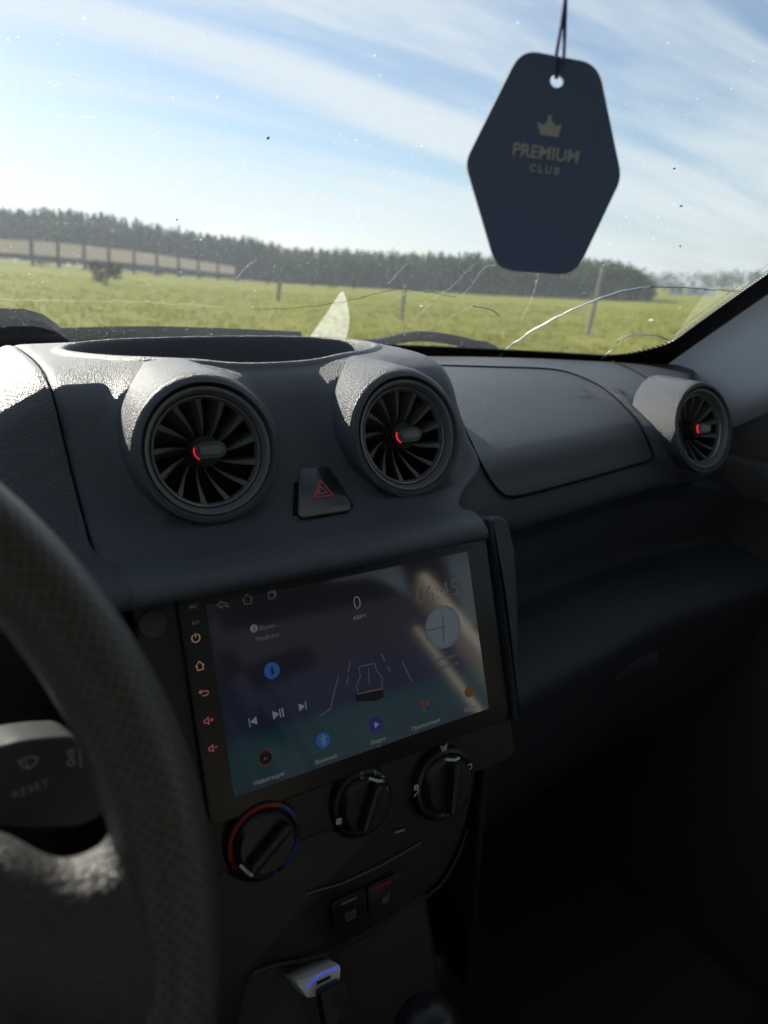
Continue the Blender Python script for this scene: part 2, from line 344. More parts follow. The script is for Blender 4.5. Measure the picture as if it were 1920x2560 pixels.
def prism(name, fr, poly, w0, w1, material, parent=None, bevel=0, seg=2, holes=(), smooth=True, angle=40):
    bm = bmesh.new()
    if holes:
        pts = [Vector(p) for p in poly]; edges = [(i, (i+1) % len(pts)) for i in range(len(pts))]
        for h in holes:
            s0 = len(pts); pts += [Vector(p) for p in h]; edges += [(s0+i, s0+(i+1) % len(h)) for i in range(len(h))]
        r_ = delaunay_2d_cdt(pts, edges, [], 0, 1e-7)
        def inside(q, pl):
            c = False
            for i in range(len(pl)):
                a, b2 = pl[i], pl[i-1]
                if (a[1] > q[1]) != (b2[1] > q[1]) and q[0] < (b2[0]-a[0])*(q[1]-a[1])/(b2[1]-a[1])+a[0]: c = not c
            return c
        vv = [bm.verts.new(fr.p(p.x, p.y, w0)) for p in r_[0]]
        for f in r_[2]:
            c = sum((r_[0][i] for i in f), Vector((0, 0)))/len(f)
            if inside(c, poly) and not any(inside(c, h) for h in holes): bm.faces.new([vv[i] for i in f])
    else:
        bm.faces.new([bm.verts.new(fr.p(p[0], p[1], w0)) for p in poly])
    if w1 != w0:
        g = bmesh.ops.extrude_face_region(bm, geom=list(bm.faces)); 
        bmesh.ops.translate(bm, verts=[q for q in g['geom'] if isinstance(q, bmesh.types.BMVert)], vec=fr.n*(w1-w0))
        if bevel:
            bmesh.ops.recalc_face_normals(bm, faces=bm.faces)
            es = [e for e in bm.edges if len(e.link_faces) == 2 and e.calc_face_angle(0) > R(50)]
            bmesh.ops.bevel(bm, geom=es, offset=bevel, segments=seg, affect='EDGES', profile=.6)
    return from_bm(name, bm, material, parent, smooth, angle, recalc=(w1 != w0))
def rbox(name, fr, u0, u1, v0, v1, w0, w1, bev, material, parent=None, seg=3):
    bm = bmesh.new()
    P = [fr.p(u, v, w) for u in (u0, u1) for v in (v0, v1) for w in (w0, w1)]
    vv = [bm.verts.new(p) for p in P]
    for q in ((0, 1, 3, 2), (4, 6, 7, 5), (0, 4, 5, 1), (2, 3, 7, 6), (0, 2, 6, 4), (1, 5, 7, 3)): bm.faces.new([vv[i] for i in q])
    if bev: bmesh.ops.bevel(bm, geom=list(bm.edges), offset=bev, segments=seg, affect='EDGES', profile=.5)
    return from_bm(name, bm, material, parent)
def rpoly(pts, rad, n=5):
    """round the corners of a polygon"""
    out = []; m = len(pts); P = [Vector(p) for p in pts]
    for i in range(m):
        a, p, c = P[i-1], P[i], P[(i+1) % m]; rr = rad[i] if isinstance(rad, (list, tuple)) else rad
        d1 = (a-p); d2 = (c-p); l = min(rr, d1.length*.48, d2.length*.48)
        q1 = p+d1.normalized()*l; q2 = p+d2.normalized()*l
        for k in range(n+1):
            t = k/n; out.append(q1*(1-t)**2+p*2*t*(1-t)+q2*t*t)
    return [tuple(q) for q in out]
def circ(cx, cy, rr, n=24): return [(cx+rr*cos(2*pi*k/n), cy+rr*sin(2*pi*k/n)) for k in range(n)]
def text(name, fr, s, u, v, size, material, parent=None, w=.0006, align='CENTER', bold=0, spacing=1, rot=0):
    cu = bpy.data.curves.new('t', 'FONT'); cu.body = s; cu.size = size; cu.align_x = align; cu.align_y = 'CENTER'; cu.space_character = spacing; cu.offset = bold; cu.resolution_u = 3
    t = bpy.data.objects.new('t', cu); scene.collection.objects.link(t)
    bpy.context.view_layer.update(); dg = bpy.context.evaluated_depsgraph_get()
    me = bpy.data.meshes.new_from_object(t.evaluated_get(dg)); bpy.data.objects.remove(t); bpy.data.curves.remove(cu)
    mm = fr.mat() @ Matrix.Translation((u, v, w)) @ Matrix.Rotation(rot, 4, 'Z'); me.transform(mm); me.name = name
    return link(name, me, material, parent, smooth=False)
def strokes(name, fr, lines, width, material, parent=None, w=.0006, closed=False):
    """flat printed strokes: each line is a list of (u, v)"""
    V = []; Fc = []
    for ln in lines:
        P = [Vector(p) for p in ln]; cl = len(P) > 2 and (P[0]-P[-1]).length < 1e-7
        if cl: P = P[:-1]
        m = len(P); s0 = len(V)
        for i in range(m):
            a = P[i-1] if (cl or i > 0) else P[i]; c = P[(i+1) % m] if (cl or i < m-1) else P[i]
            t1 = (P[i]-a).normalized() if (P[i]-a).length > 0 else (c-P[i]).normalized(); t2 = (c-P[i]).normalized() if (c-P[i]).length > 0 else t1
            t = (t1+t2).normalized() if (t1+t2).length > 1e-6 else t1; nn = Vector((-t.y, t.x)); k = width/2/max(.4, nn.dot(Vector((-t1.y, t1.x))))
            V += [fr.p(*(P[i]+nn*k), w), fr.p(*(P[i]-nn*k), w)]
        for i in range(m if cl else m-1):
            j = (i+1) % m; Fc.append((s0+2*i+1, s0+2*j+1, s0+2*j, s0+2*i))
    return pyd(name, V, Fc, material, parent, smooth=False)
def polys(name, fr, plist, material, parent=None, w=.0006):
    V = []; Fc = []
    for pl in plist:
        s0 = len(V); V += [fr.p(*p, w) for p in pl]; Fc.append(tuple(range(s0, len(V))))
    return pyd(name, V, Fc, material, parent, smooth=False)
def drape(name, pixels, bvh, off, material, parent=None, thick=0, step=14, smooth_edge=0):
    """sheet lying on a surface: outline given by where it shows in the photograph"""
    pts = [Vector(p) for p in pixels]
    xs = [p.x for p in pts]; ys = [p.y for p in pts]; edges = [(i, (i+1) % len(pts)) for i in range(len(pts))]
    nb = len(pts)
    def inside(q):
        c = False
        for i in range(nb):
            a, b2 = pts[i], pts[i-1]
            if (a.y > q[1]) != (b2.y > q[1]) and q[0] < (b2.x-a.x)*(q[1]-a.y)/(b2.y-a.y)+a.x: c = not c
        return c
    gx = min(xs)+step/2
    extra = []
    while gx < max(xs):
        gy = min(ys)+step/2
        while gy < max(ys):
            if inside((gx, gy)) and min((Vector((gx, gy))-p).length for p in pts) > step*.45: extra.append(Vector((gx, gy)))
            gy += step
        gx += step
    res = delaunay_2d_cdt(pts+extra, edges, [], 0, 1e-6)
    vs_, fs = res[0], res[2]; V = []; Nn = []
    for p in vs_:
        h = on_mesh(p.x, p.y, bvh)
        if h is None: h = (V[-1], Nn[-1]) if V else (Vector((0, 0, 0)), Vector((0, 0, 1)))
        nn = h[1] if h[1].dot(ray(p.x, p.y)) < 0 else -h[1]
        V.append(h[0]); Nn.append(nn)
    if off < 0: V = [v+(v-CAM).normalized()*(-off/max(.25, -n.dot((v-CAM).normalized()))) for v, n in zip(V, Nn)]; off = 0
    top = [v+n*off for v, n in zip(V, Nn)]
    Fc = []
    for f in fs:
        c = sum((vs_[i] for i in f), Vector((0, 0)))/len(f)
        if inside(c): Fc.append(tuple(f)[::-1])
    if thick:
        s0 = len(top); bot = [v+n*(off-thick) for v, n in zip(V, Nn)]
        cnt = {}
        for f in Fc:
            for i in range(len(f)): cnt[(f[i-1], f[i])] = 1
        side = [(a, b2) for (a, b2) in cnt if (b2, a) not in cnt]
        Fc = Fc+[(b2, a, a+s0, b2+s0) for a, b2 in side]; top = top+bot
    return pyd(name, top, Fc, material, parent, angle=50)
def path_on(pixels, bvh, n, off=0):
    out = []
    for p in crom([Vector((a, b2, 0)) for a, b2 in pixels], n):
        h = on_mesh(p.x, p.y, bvh)
        if h:
            nn = h[1] if h[1].dot(ray(p.x, p.y)) < 0 else -h[1]; out.append(h[0]+nn*off)
    return out
def bvh_of(o): 
    me = o.data; return BVHTree.FromPolygons([v.co.copy() for v in me.vertices], [tuple(p.vertices) for p in me.polygons])
XC = .2424                                 # centre line of the car
FR_X = Vector((1, 0, 0))

# ================================================================== THE PLACE OUTSIDE
EDGE = [(-900, 618), (-300, 630), (0, 645), (240, 668), (480, 690), (700, 708), (960, 723), (1200, 738), (1460, 750), (1630, 757), (1800, 765), (2300, 778)]
RAD = [190, 190, 185, 180, 175, 165, 155, 145, 135, 125, 125, 125]
def az_el(px, py):
    d = ray(px, py); h = math.hypot(d.x, d.y); return math.atan2(d.x, d.y), d.z/h
def lerp_tab(tab, x):
    if x <= tab[0][0]: return tab[0][1]
    for (a, p), (c, q) in zip(tab, tab[1:]):
        if x <= c: return p+(q-p)*(x-a)/(c-a)
    return tab[-1][1]
EDGE_T = [az_el(*e) for e in EDGE]; EDGE_R = [(az_el(*e)[0], rr) for e, rr in zip(EDGE, RAD)]
def ground(x, y):
    r_ = math.hypot(x, y); az = math.atan2(x, y)
    if abs(az) > R(100): az = R(-30) if az < 0 else R(100)
    Rf = lerp_tab(EDGE_R, az); zf = CAM.z+Rf*lerp_tab(EDGE_T, az)
    if r_ < 4: return 0.0
    if r_ < 14: return -.55*((r_-4)/10)**2*(3-2*(r_-4)/10)
    if r_ < Rf: 
        t = (r_-14)/(Rf-14); return -.55+(zf+.55)*t+.06*noise.noise(Vector((x*.12, y*.12, 0)))
    return zf
radii = [0, 2, 4, 6, 8, 10, 12, 14, 17, 20, 24, 29, 35, 42, 50, 60, 72, 86, 100, 115, 130, 145, 160, 180, 200, 260, 400, 800, 1500]
NA = 240
V = [(0, 0, 0)]; Fc = []
for i, rr in enumerate(radii[1:]):
    for k in range(NA):
        a = 2*pi*k/NA; x, y = rr*sin(a), rr*cos(a); V.append((x, y, ground(x, y)))
for k in range(NA): Fc.append((0, 1+(k+1) % NA, 1+k))
for i in range(len(radii)-2):
    for k in range(NA):
        a, c = 1+i*NA, 1+(i+1)*NA; Fc.append((a+k, a+(k+1) % NA, c+(k+1) % NA, c+k))
g = pyd('ground', V, Fc, 'field'); g['kind'] = 'structure'

# grass tufts (uncountable)
V = []; Fc = []
rnd = random.Random(3)
for i in range(9000):
    az = R(rnd.uniform(-8, 66)); rr = 9+70*rnd.random()**1.6; x, y = rr*sin(az), rr*cos(az); z = ground(x, y)
    hh = rnd.uniform(.06, .18)*(1.2 if rnd.random() < .1 else 1)
    for k in range(5):
        a = rnd.uniform(0, pi); w = rnd.uniform(.02, .05); dx, dy = cos(a)*w, sin(a)*w; ox, oy = rnd.gauss(0, .16), rnd.gauss(0, .16)
        s0 = len(V); V += [(x+ox-dx, y+oy-dy, z-.02), (x+ox+dx, y+oy+dy, z-.02), (x+ox+rnd.gauss(0, .10), y+oy+rnd.gauss(0, .10), z+hh*rnd.uniform(.6, 1.1))]; Fc.append((s0, s0+1, s0+2))
o = pyd('meadow_grass', V, Fc, 'grass', smooth=False); o['kind'] = 'stuff'; tag(o, 'sunlit yellow green meadow grass beyond the windscreen', 'grass')

# woods: seen far off as one mass
TOP = [(-900, 500), (-300, 515), (0, 520), (130, 517), (250, 535), (480, 575), (650, 598), (720, 615), (860, 622), (1000, 628), (1200, 634), (1450, 640), (1540, 650), (1590, 662), (1618, 685), (1632, 712)]
TOP_T = [az_el(*e) for e in TOP]
def leaf_quad(V, Fc, p, s, rnd, flat=.5):
    n = Vector((rnd.gauss(0, 1), rnd.gauss(0, 1), rnd.gauss(0, 1)*flat)).normalized(); a = n.orthogonal().normalized(); b2 = n.cross(a)
    w = rnd.uniform(0, pi); a, b2 = a*cos(w)+b2*sin(w), b2*cos(w)-a*sin(w)
    s0 = len(V); V += [p-a*s, p+b2*s*.6, p+a*s, p-b2*s*.6]; Fc.append((s0, s0+1, s0+2, s0+3))
def conifer(V, Fc, x, y, z, h, rnd, n=90):
    wdt = h*rnd.uniform(.15, .2)
    for k in range(n):
        t = rnd.random()**.85; a = rnd.uniform(0, 2*pi); rr = wdt*(1-t)**.8*(.55+.45*rnd.random()); q = Vector((x+rr*cos(a), y+rr*sin(a), z+h*(.04+.96*t)))
        s = h*.052*(1.15-.6*t); tip = Vector((cos(a), sin(a), -.45)).normalized(); sd = Vector((-sin(a), cos(a), rnd.uniform(-.3, .3)))
        s0 = len(V); V += [q-sd*s*.8, q+tip*s*1.5, q+sd*s*.8, q-tip*s*.4+Vector((0, 0, s*.8))]; Fc.append((s0, s0+1, s0+2, s0+3))
    s0 = len(V); V += [Vector((x-.12, y, z+h*.9)), Vector((x+.12, y, z+h*.9)), Vector((x, y, z+h*1.03))]; Fc.append((s0, s0+1, s0+2))
def broadleaf(V, Fc, x, y, z, h, rnd, n=150):
    cl = [(rnd.gauss(0, .16)*h, rnd.gauss(0, .16)*h, rnd.uniform(.3, .82)*h, rnd.uniform(.14, .22)*h) for _ in range(7)]+[(0, 0, .15*h, .2*h)]
    for k in range(n):
        c = rnd.choice(cl); d = Vector((rnd.gauss(0, 1), rnd.gauss(0, 1), rnd.gauss(0, 1))).normalized()*(c[3]*rnd.random()**.4)
        leaf_quad(V, Fc, Vector((x+c[0]+d.x, y+c[1]+d.y, max(z+.1, z+c[2]+d.z))), h*.045, rnd)
Vc, Fcn, Vb, Fb, Vt, Ft = [], [], [], [], [], []
rnd = random.Random(11)
A0, A1 = az_el(-700, 600)[0], az_el(1628, 750)[0]
ntree = 900
for i in range(ntree):
    az = A0+(A1-A0)*(i+rnd.random())/ntree; back = rnd.random()*22; rr = lerp_tab(EDGE_R, az)+2+back
    x, y = rr*sin(az), rr*cos(az); z = ground(x, y)-.2; H = CAM.z+rr*lerp_tab(TOP_T, az)-z
    H *= rnd.uniform(.86, 1.0) if rnd.random() < .9 else rnd.uniform(1.0, 1.05)
    px = (az-A0)/(A1-A0)
    if px > .80 or (px > .55 and rnd.random() < .35) or rnd.random() < .08: broadleaf(Vb, Fb, x, y, z, H*1.02, rnd)
    else: conifer(Vc, Fcn, x, y, z, H, rnd)
    if back < 5:
        tv, tf = tube_data([(x, y, z), (x, y, z+H*.55)], [.16, .07], 4); s0 = len(Vt); Vt += tv; Ft += [tuple(q+s0 for q in f) for f in tf]
o = pyd('conifer_forest', Vc, Fcn, 'conifer', smooth=False); o['kind'] = 'stuff'; tag(o, 'far dark conifer forest sloping along the left and middle skyline', 'forest')
o2 = pyd('broadleaf_wood', Vb, Fb, 'leafy', smooth=False); o2['kind'] = 'stuff'; tag(o2, 'rounded greener wood ending in a steep edge behind the tall pale post', 'forest')
o3 = pyd('trunk', Vt, Ft, 'bark', o); o3['kind'] = 'stuff'
# low distant tree line on the right
Vb, Fb = [], []
for i in range(110):
    px = 1625+rnd.random()*900; d = ray(px, 740); az = math.atan2(d.x, d.y); rr = rnd.uniform(300, 360); x, y = rr*sin(az), rr*cos(az); z = ground(x, y)
    broadleaf(Vb, Fb, x, y, z, rnd.uniform(6.5, 9.5)*(1.15 if px > 1800 else 1), rnd, 70)
o = pyd('distant_treeline', Vb, Fb, 'leafy', smooth=False); o['kind'] = 'stuff'; tag(o, 'low distant tree line right of the wood beside the pillar', 'forest')

def bush(name, label, px, py, wpx, hpx, rr, material, n, group=None):
    d = ray(px, py); az = math.atan2(d.x, d.y); x, y = rr*sin(az), rr*cos(az); z = ground(x, y); k = rr/FPX; w, h = wpx*k, hpx*k
    t = thing(name, label, 'bush', (x, y, z), group); V, Fc = [], []; rn = random.Random(int(px))
    cl = [(rn.uniform(-.32, .32)*w, rn.uniform(-.32, .32)*w, rn.uniform(.25, .7)*h, rn.uniform(.18, .28)*w) for _ in range(6)]
    for k2 in range(n):
        c = rn.choice(cl); dd = Vector((rn.gauss(0, 1), rn.gauss(0, 1), rn.gauss(0, .9))).normalized()*(c[3]*rn.random()**.4)
        leaf_quad(V, Fc, Vector((x+c[0]+dd.x, y+c[1]+dd.y, max(z+.05, z+c[2]+dd.z*h/w))), max(.12, w*.045), rn)
    pyd('foliage', V, Fc, material, t, smooth=False)
    sv, sf = [], []
    for k2 in range(4):
        a = rn.uniform(0, 2*pi); q, f = tube_data([(x, y, z-.1), (x+cos(a)*w*.2, y+sin(a)*w*.2, z+h*.5)], [.05, .02], 5); s0 = len(sv); sv += q; sf += [tuple(e+s0 for e in fc) for fc in f]
    pyd('stem', sv, sf, 'bark', t)
bush('bush', 'dark reddish bush alone in the meadow below the pale barrier', 268, 722, 92, 62, 62, 'bush', 420)
for i, (px, py, w, h, lab) in enumerate(((108, 665, 42, 26, 'small dark shrub by the barrier, leftmost at the meadow edge'), (390, 690, 40, 24, 'small dark shrub near the right end of the pale barrier'), (668, 712, 34, 26, 'low dark shrub at the meadow edge left of two shrubs close together'), (782, 718, 30, 26, 'low dark shrub at the meadow edge, middle one'), (828, 722, 34, 30, 'low dark shrub above the dusty wedge on the glass'), (885, 724, 22, 22, 'smallest dark shrub at the meadow edge, nearest the hanging card'))):
    bush('shrub', lab, px, py, w, h, 125, 'bush', 160, 'shrubs along the meadow edge')

# long pale barrier with dark posts at the left
bar = thing('barrier', 'long pale panelled roadside barrier with dark posts before the forest', 'barrier', (0, 0, 0))
BT = [(-170, 580), (-40, 597), (80, 602), (145, 607), (210, 614), (272, 621), (335, 628), (392, 636), (446, 644), (496, 652), (545, 660), (590, 668)]
BB = [(-170, 610), (-40, 630), (80, 637), (145, 643), (210, 649), (272, 654), (335, 660), (392, 666), (446, 671), (496, 677), (545, 682), (590, 687)]
RB = 118
def polar(px, py, rr):
    d = ray(px, py); h = math.hypot(d.x, d.y); return CAM+d*(rr/h)
bpts = [(polar(*a, RB+i*3), polar(*c, RB+i*3)) for i, (a, c) in enumerate(zip(BT, BB))]
xs_t = []
bar.location = Vector((bpts[2][1].x, bpts[2][1].y, ground(bpts[2][1].x, bpts[2][1].y)))
for i in range(len(bpts)):
    tp, bt = bpts[i]; gz = ground(bt.x, bt.y)
    fr = Frame((bt.x, bt.y, gz), (cos(math.atan2(bt.x, bt.y)), -sin(math.atan2(bt.x, bt.y)), 0), (0, 0, 1))
    hh = tp.z-gz+.95
    prism('post', fr, [(-.28, -.1), (.28, -.1), (.24, hh*.6), (.05, hh), (-.05, hh), (-.24, hh*.6)], -.15, .25, 'barrier_post', bar)
    if i < len(bpts)-1:
        t2, b2 = bpts[i+1]; V = []
        side = (b2-bt).cross(Vector((0, 0, 1))).normalized()*.06
        for q in (bt.lerp(b2, .06), bt.lerp(b2, .94), tp.lerp(t2, .94), tp.lerp(t2, .06)): V += [q-side, q+side]
        pyd('panel', V, [(0, 2, 4, 6), (1, 7, 5, 3), (0, 1, 3, 2), (2, 3, 5, 4), (4, 5, 7, 6), (6, 7, 1, 0)], 'panel', bar, smooth=False)
        V = []
        for q in (bt+Vector((0, 0, .0)), b2): V += [q-side*1.6+Vector((0, 0, -.32)), q+side*1.6+Vector((0, 0, -.32)), q+side*1.6, q-side*1.6]
        pyd('kerb_rail', V, [(0, 1, 2, 3), (4, 7, 6, 5), (0, 4, 5, 1), (1, 5, 6, 2), (2, 6, 7, 3), (3, 7, 4, 0)], 'barrier_post', bar, smooth=False)

# fence posts standing in the meadow
def fence_post(top, base, wpx, label, material='post'):
    d = ray(*base); h = math.hypot(d.x, d.y); rr = 12
    while rr < 110:
        q = CAM+d*(rr/h)
        if q.z <= ground(q.x, q.y): break
        rr += .1
    gz = ground(q.x, q.y); tp = CAM+ray(*top)*(rr/h); w = wpx*rr/FPX/2
    t = thing('fence_post', label, 'post', (q.x, q.y, gz), 'old fence posts in the meadow')
    bm = bmesh.new(); n = 8; prev = None
    zs = [-.15, .0, (tp.z-gz)*.35, (tp.z-gz)*.7, (tp.z-gz)-.03, (tp.z-gz)]; rings = []
    for k, z in enumerate(zs):
        fx = (tp.x-q.x)*max(0, z)/(tp.z-gz); rad = w*(1.12-.04*k) if k < 5 else w*.6
        rings.append([bm.verts.new((q.x+fx+rad*cos(2*pi*a/n)*(1+.1*sin(a*3+k)), q.y+rad*sin(2*pi*a/n), gz+z)) for a in range(n)])
    for a, b2 in zip(rings, rings[1:]):
        for k in range(n): bm.faces.new((a[k], a[(k+1) % n], b2[(k+1) % n], b2[k]))
    bm.faces.new(rings[-1]); bm.faces.new(rings[0][::-1]); from_bm('shaft', bm, material, t)
    zt = tp.z-gz
    for hz in (.86, .55): 
        tube('insulator', [(q.x+(tp.x-q.x)*hz-w*1.15, q.y-.02, gz+zt*hz), (q.x+(tp.x-q.x)*hz+w*1.15, q.y-.02, gz+zt*hz)], w*.35, 'post', t, 6)
fence_post((1478, 666), (1468, 838), 10, 'tall pale weathered fence post right of the hanging card')
fence_post((1000, 711), (1003, 800), 8, 'thin dark fence post below left of the hanging card')
fence_post((694, 702), (695, 752), 9, 'faintest far fence post beside the dusty wedge on the glass')

# far low building on the right
d = ray(1712, 762); hz = math.hypot(d.x, d.y); q = CAM+d*(235/hz); gz = ground(q.x, q.y); az = math.atan2(q.x, q.y)
bl = thing('farm_building', 'low pale blue farm building far off at the right tree line', 'building', (q.x, q.y, gz))
fr = Frame((q.x, q.y, gz), (cos(az), -sin(az), 0), (0, 0, 1))
for (u0, u1, h) in ((-4.8, -.8, 2.6), (-.2, 7.5, 2.2)):
    prism('wall', fr, [(u0, -2), (u1, -2), (u1, h), (u0, h)], -5, 0, 'house', bl, smooth=False)
    frs = Frame(fr.p(u0-.3, h, 0), fr.n*-1, (0, 0, 1))
    prism('roof', frs, [(-.5, 0), (5.5, 0), (2.5, 1.3)], 0, -(u1-u0+.6), 'roof', bl, smooth=False) if False else prism('roof', Frame(fr.p(u0-.3, h+.01, 0), fr.n, (0, 0, 1)), [(-5.5, 0), (.5, 0), (-2.5, 1.2)], 0, (u1-u0+.6), 'roof', bl, smooth=False)
    for k in range(2):
        uu = u0+(u1-u0)*(.3+.4*k); prism('window', fr, [(uu-.4, .8), (uu+.4, .8), (uu+.4, 1.7), (uu-.4, 1.7)], .003, .05, 'gloss', bl, smooth=False)

# ================================================================== THE CAR SHELL
car = thing('car', 'small car seen from the driving seat, with cracked dusty windscreen and pale pillar trim', 'car', (XC, 0, 0))
def ws_base(x): return .955-.255*((x-XC)/.62)**2
def ws(xp, s):                              # xp: base x, s: distance up the glass
    return Vector((XC+(xp-XC)*(1-.16*s), ws_base(xp)-s*.85, 1.118-.012*((xp-XC)/.62)**2+s*.527+.03*sin(min(1, max(0, s/.7))*pi)*.6))
NX, NS = 41, 25
V = [ws(XC-.64+1.28*i/(NX-1), -.03+.86*j/(NS-1)) for i in range(NX) for j in range(NS)]
wsh = pyd('windshield', V, grid_faces(NX, NS), 'windshield', car)
WB = bvh_of(wsh)
def ws_in(xp, s, off=.004):
    e = 1e-3; p = ws(xp, s); n = (ws(xp+e, s)-p).cross(ws(xp, s+e)-p).normalized()
    if n.y > 0: n = -n
    return p+n*off
def strip(name, fa, fb, n, off, material, parent, th=.0015):
    V = []
    for k in range(n):
        a = fa(k/(n-1)); c = fb(k/(n-1)); V += [ws_in(*a, off), ws_in(*c, off), ws_in(*c, off+th), ws_in(*a, off+th)]
    Fc = grid_faces(n, 4, False, True)+[(3, 2, 1, 0), tuple((n-1)*4+k for k in range(4))]
    return pyd(name, V, Fc, material, parent)
# black ceramic border with rounded lower right corner
def border_path(inner):
    pts = []
    s_in = .030 if inner else -.025
    x_in = XC+.62-(.010 if inner else -.014)
    cr = .055 if inner else .02
    for k in range(30): pts.append((XC-.63+(x_in-cr-(XC-.63))*k/29, s_in))
    for k in range(1, 10): a = pi/2*k/9; pts.append((x_in-cr+cr*sin(a), s_in+cr-cr*cos(a)))
    for k in range(1, 30): pts.append((x_in, s_in+cr+(.81-s_in-cr)*k/29))
    return pts
bi, bo = border_path(True), border_path(False)
V = []
for a, c in zip(bi, bo): V += [ws_in(*a, .002), ws_in(*c, .002), ws_in(*c, .004), ws_in(*a, .004)]
frit = pyd('frit_border', V, grid_faces(len(bi), 4, False, True)+[(3, 2, 1, 0)], 'frit', wsh)
# small black teeth fading the border out
V = []; Fc = []
for i in range(20, len(bi)-1):
    a, c = Vector(bi[i]), Vector(bi[i+1]); L = (c-a).length; nseg = max(1, int(L/.0034))
    for k in range(nseg):
        p = a.lerp(c, (k+.2)/nseg); q = a.lerp(c, (k+.75)/nseg); t = (c-a).normalized(); nn = Vector((-t.y, t.x)); ln = .0065 if i > 32 else .0025
        mid = (p+q)/2+nn*ln; s0 = len(V); V += [ws_in(p.x-nn.x*.001, p.y-nn.y*.001, .003), ws_in(q.x-nn.x*.001, q.y-nn.y*.001, .003), ws_in(mid.x, mid.y, .003)]; Fc.append((s0, s0+1, s0+2))
        s0 = len(V)
        for da, db in ((-.0006, .0125), (.0006, .0125), (.0006, .0145), (-.0006, .0145)):
            e = (p+q)/2+t*da+nn*(db*ln/.010); V.append(ws_in(e.x, e.y, .003))
        Fc.append((s0, s0+1, s0+2, s0+3))
o = pyd('frit_dots', V, Fc, 'frit', wsh, smooth=False); o['kind'] = 'stuff'
# cracks, pale streaks, dusty wedge
def glass_line(name, px, rad, material, off=.003, n=None):
    P = path_on(px, WB, n or max(8, len(px)*6), off); rj = random.Random(int(px[0][0])); P = [q+_u*rj.gauss(0, .0005) for q in P]
    if len(P) > 2: tube(name, P, rad, material, wsh, 5)
glass_line('crack', [(1248, 884), (1300, 843), (1380, 795), (1470, 752), (1560, 722), (1625, 713)], [.0011+.0004*sin(k_*2.3)*sin(k_*.9) for k_ in range(36)], 'crack')
glass_line('crack', [(1625, 713), (1700, 714), (1790, 719), (1880, 727)], .0005, 'crackdark')
glass_line('crack', [(630, 768), (760, 763), (880, 745), (940, 728), (1000, 717), (1060, 723), (1140, 738)], .0003, 'crackdark')
glass_line('crack', [(1180, 760), (1230, 770), (1248, 785)], .0007, 'crack')
glass_line('crack', [(1543, 853), (1556, 840), (1590, 832), (1640, 834), (1670, 845)], .0009, 'crack')
glass_line('crack', [(1504, 892), (1518, 881), (1531, 871)], .0012, 'crack')
glass_line('pale_streak', [(0, 741), (160, 745), (330, 748), (470, 755), (560, 763)], .0005, 'pale_streak')  # faint pale line across the left of the glass
for a in ([(970, 705), (1000, 670), (1025, 648)], [(1085, 740), (1130, 710), (1160, 680), (1185, 655)], [(1150, 737), (1175, 712), (1210, 664), (1240, 657)], [(1068, 820), (1110, 797), (1170, 765), (1195, 752)], [(1302, 795), (1325, 750), (1345, 688)], [(1012, 822), (1040, 790), (1075, 755)], [(590, 690), (612, 664), (640, 642)]):
    glass_line('pale_streak', a, .0007, 'pale_streak')
drape('dust_patch', [(750, 862), (775, 835), (800, 800), (826, 762), (848, 728), (857, 722), (866, 745), (872, 775), (873, 800), (868, 830), (858, 862)], WB, .003, 'dust', wsh, step=20)
drape('dust_patch', [(1655, 880), (1700, 815), (1745, 750), (1770, 716), (1860, 705), (1840, 760), (1760, 815), (1700, 862)], WB, .003, 'dust_thin', wsh, step=24)
def splat(name, px, py, w, h, rot, material):
    hme = on_mesh(px, py, WB)
    if not hme: return
    p, n = hme; n = n if n.dot(ray(px, py)) < 0 else -n; dd = (p-CAM).length; k = dd/FPX
    fr = Frame(p+n*.003, n.orthogonal(), n.cross(n.orthogonal())); fr2 = Frame(p+n*.0035, _r-n*_r.dot(n), _u-n*_u.dot(n)); rn = random.Random(int(px+py))
    pl = []
    for a in range(10):
        q = 2*pi*a/10; rr = rn.uniform(.7, 1.1); x, y = w/2*cos(q)*rr, h/2*sin(q)*rr; pl.append(((x*cos(rot)-y*sin(rot))*k, (x*sin(rot)+y*cos(rot))*k))
    prism(name, fr2, pl, 0, .001, material, wsh, smooth=False)
for a in ((668, 335, 9, 4, .6, 'insect'), (1685, 413, 6, 3, .3, 'insect'), (1702, 507, 7, 3, .5, 'insect'), (440, 540, 4, 3, 0, 'insect'), (1700, 608, 4, 3, 0, 'insect')): splat('insect_speck', *a)
for a in ((1628, 793, 13, 9, 0, 'dust'), (1292, 45, 8, 4, .5, 'dust'), (540, 230, 8, 4, 0, 'dust'), (430, 233, 8, 3, 0, 'dust'), (140, 277, 20, 4, -.1, 'dust_thin'), (215, 280, 34, 4, -.3, 'dust_thin'), (15, 85, 7, 4, 0, 'dust'), (205, 32, 5, 4, 0, 'dust'), (1052, 758, 10, 5, 0, 'dust'), (500, 590, 8, 4, 0, 'dust')): splat('dust_speck', *a)

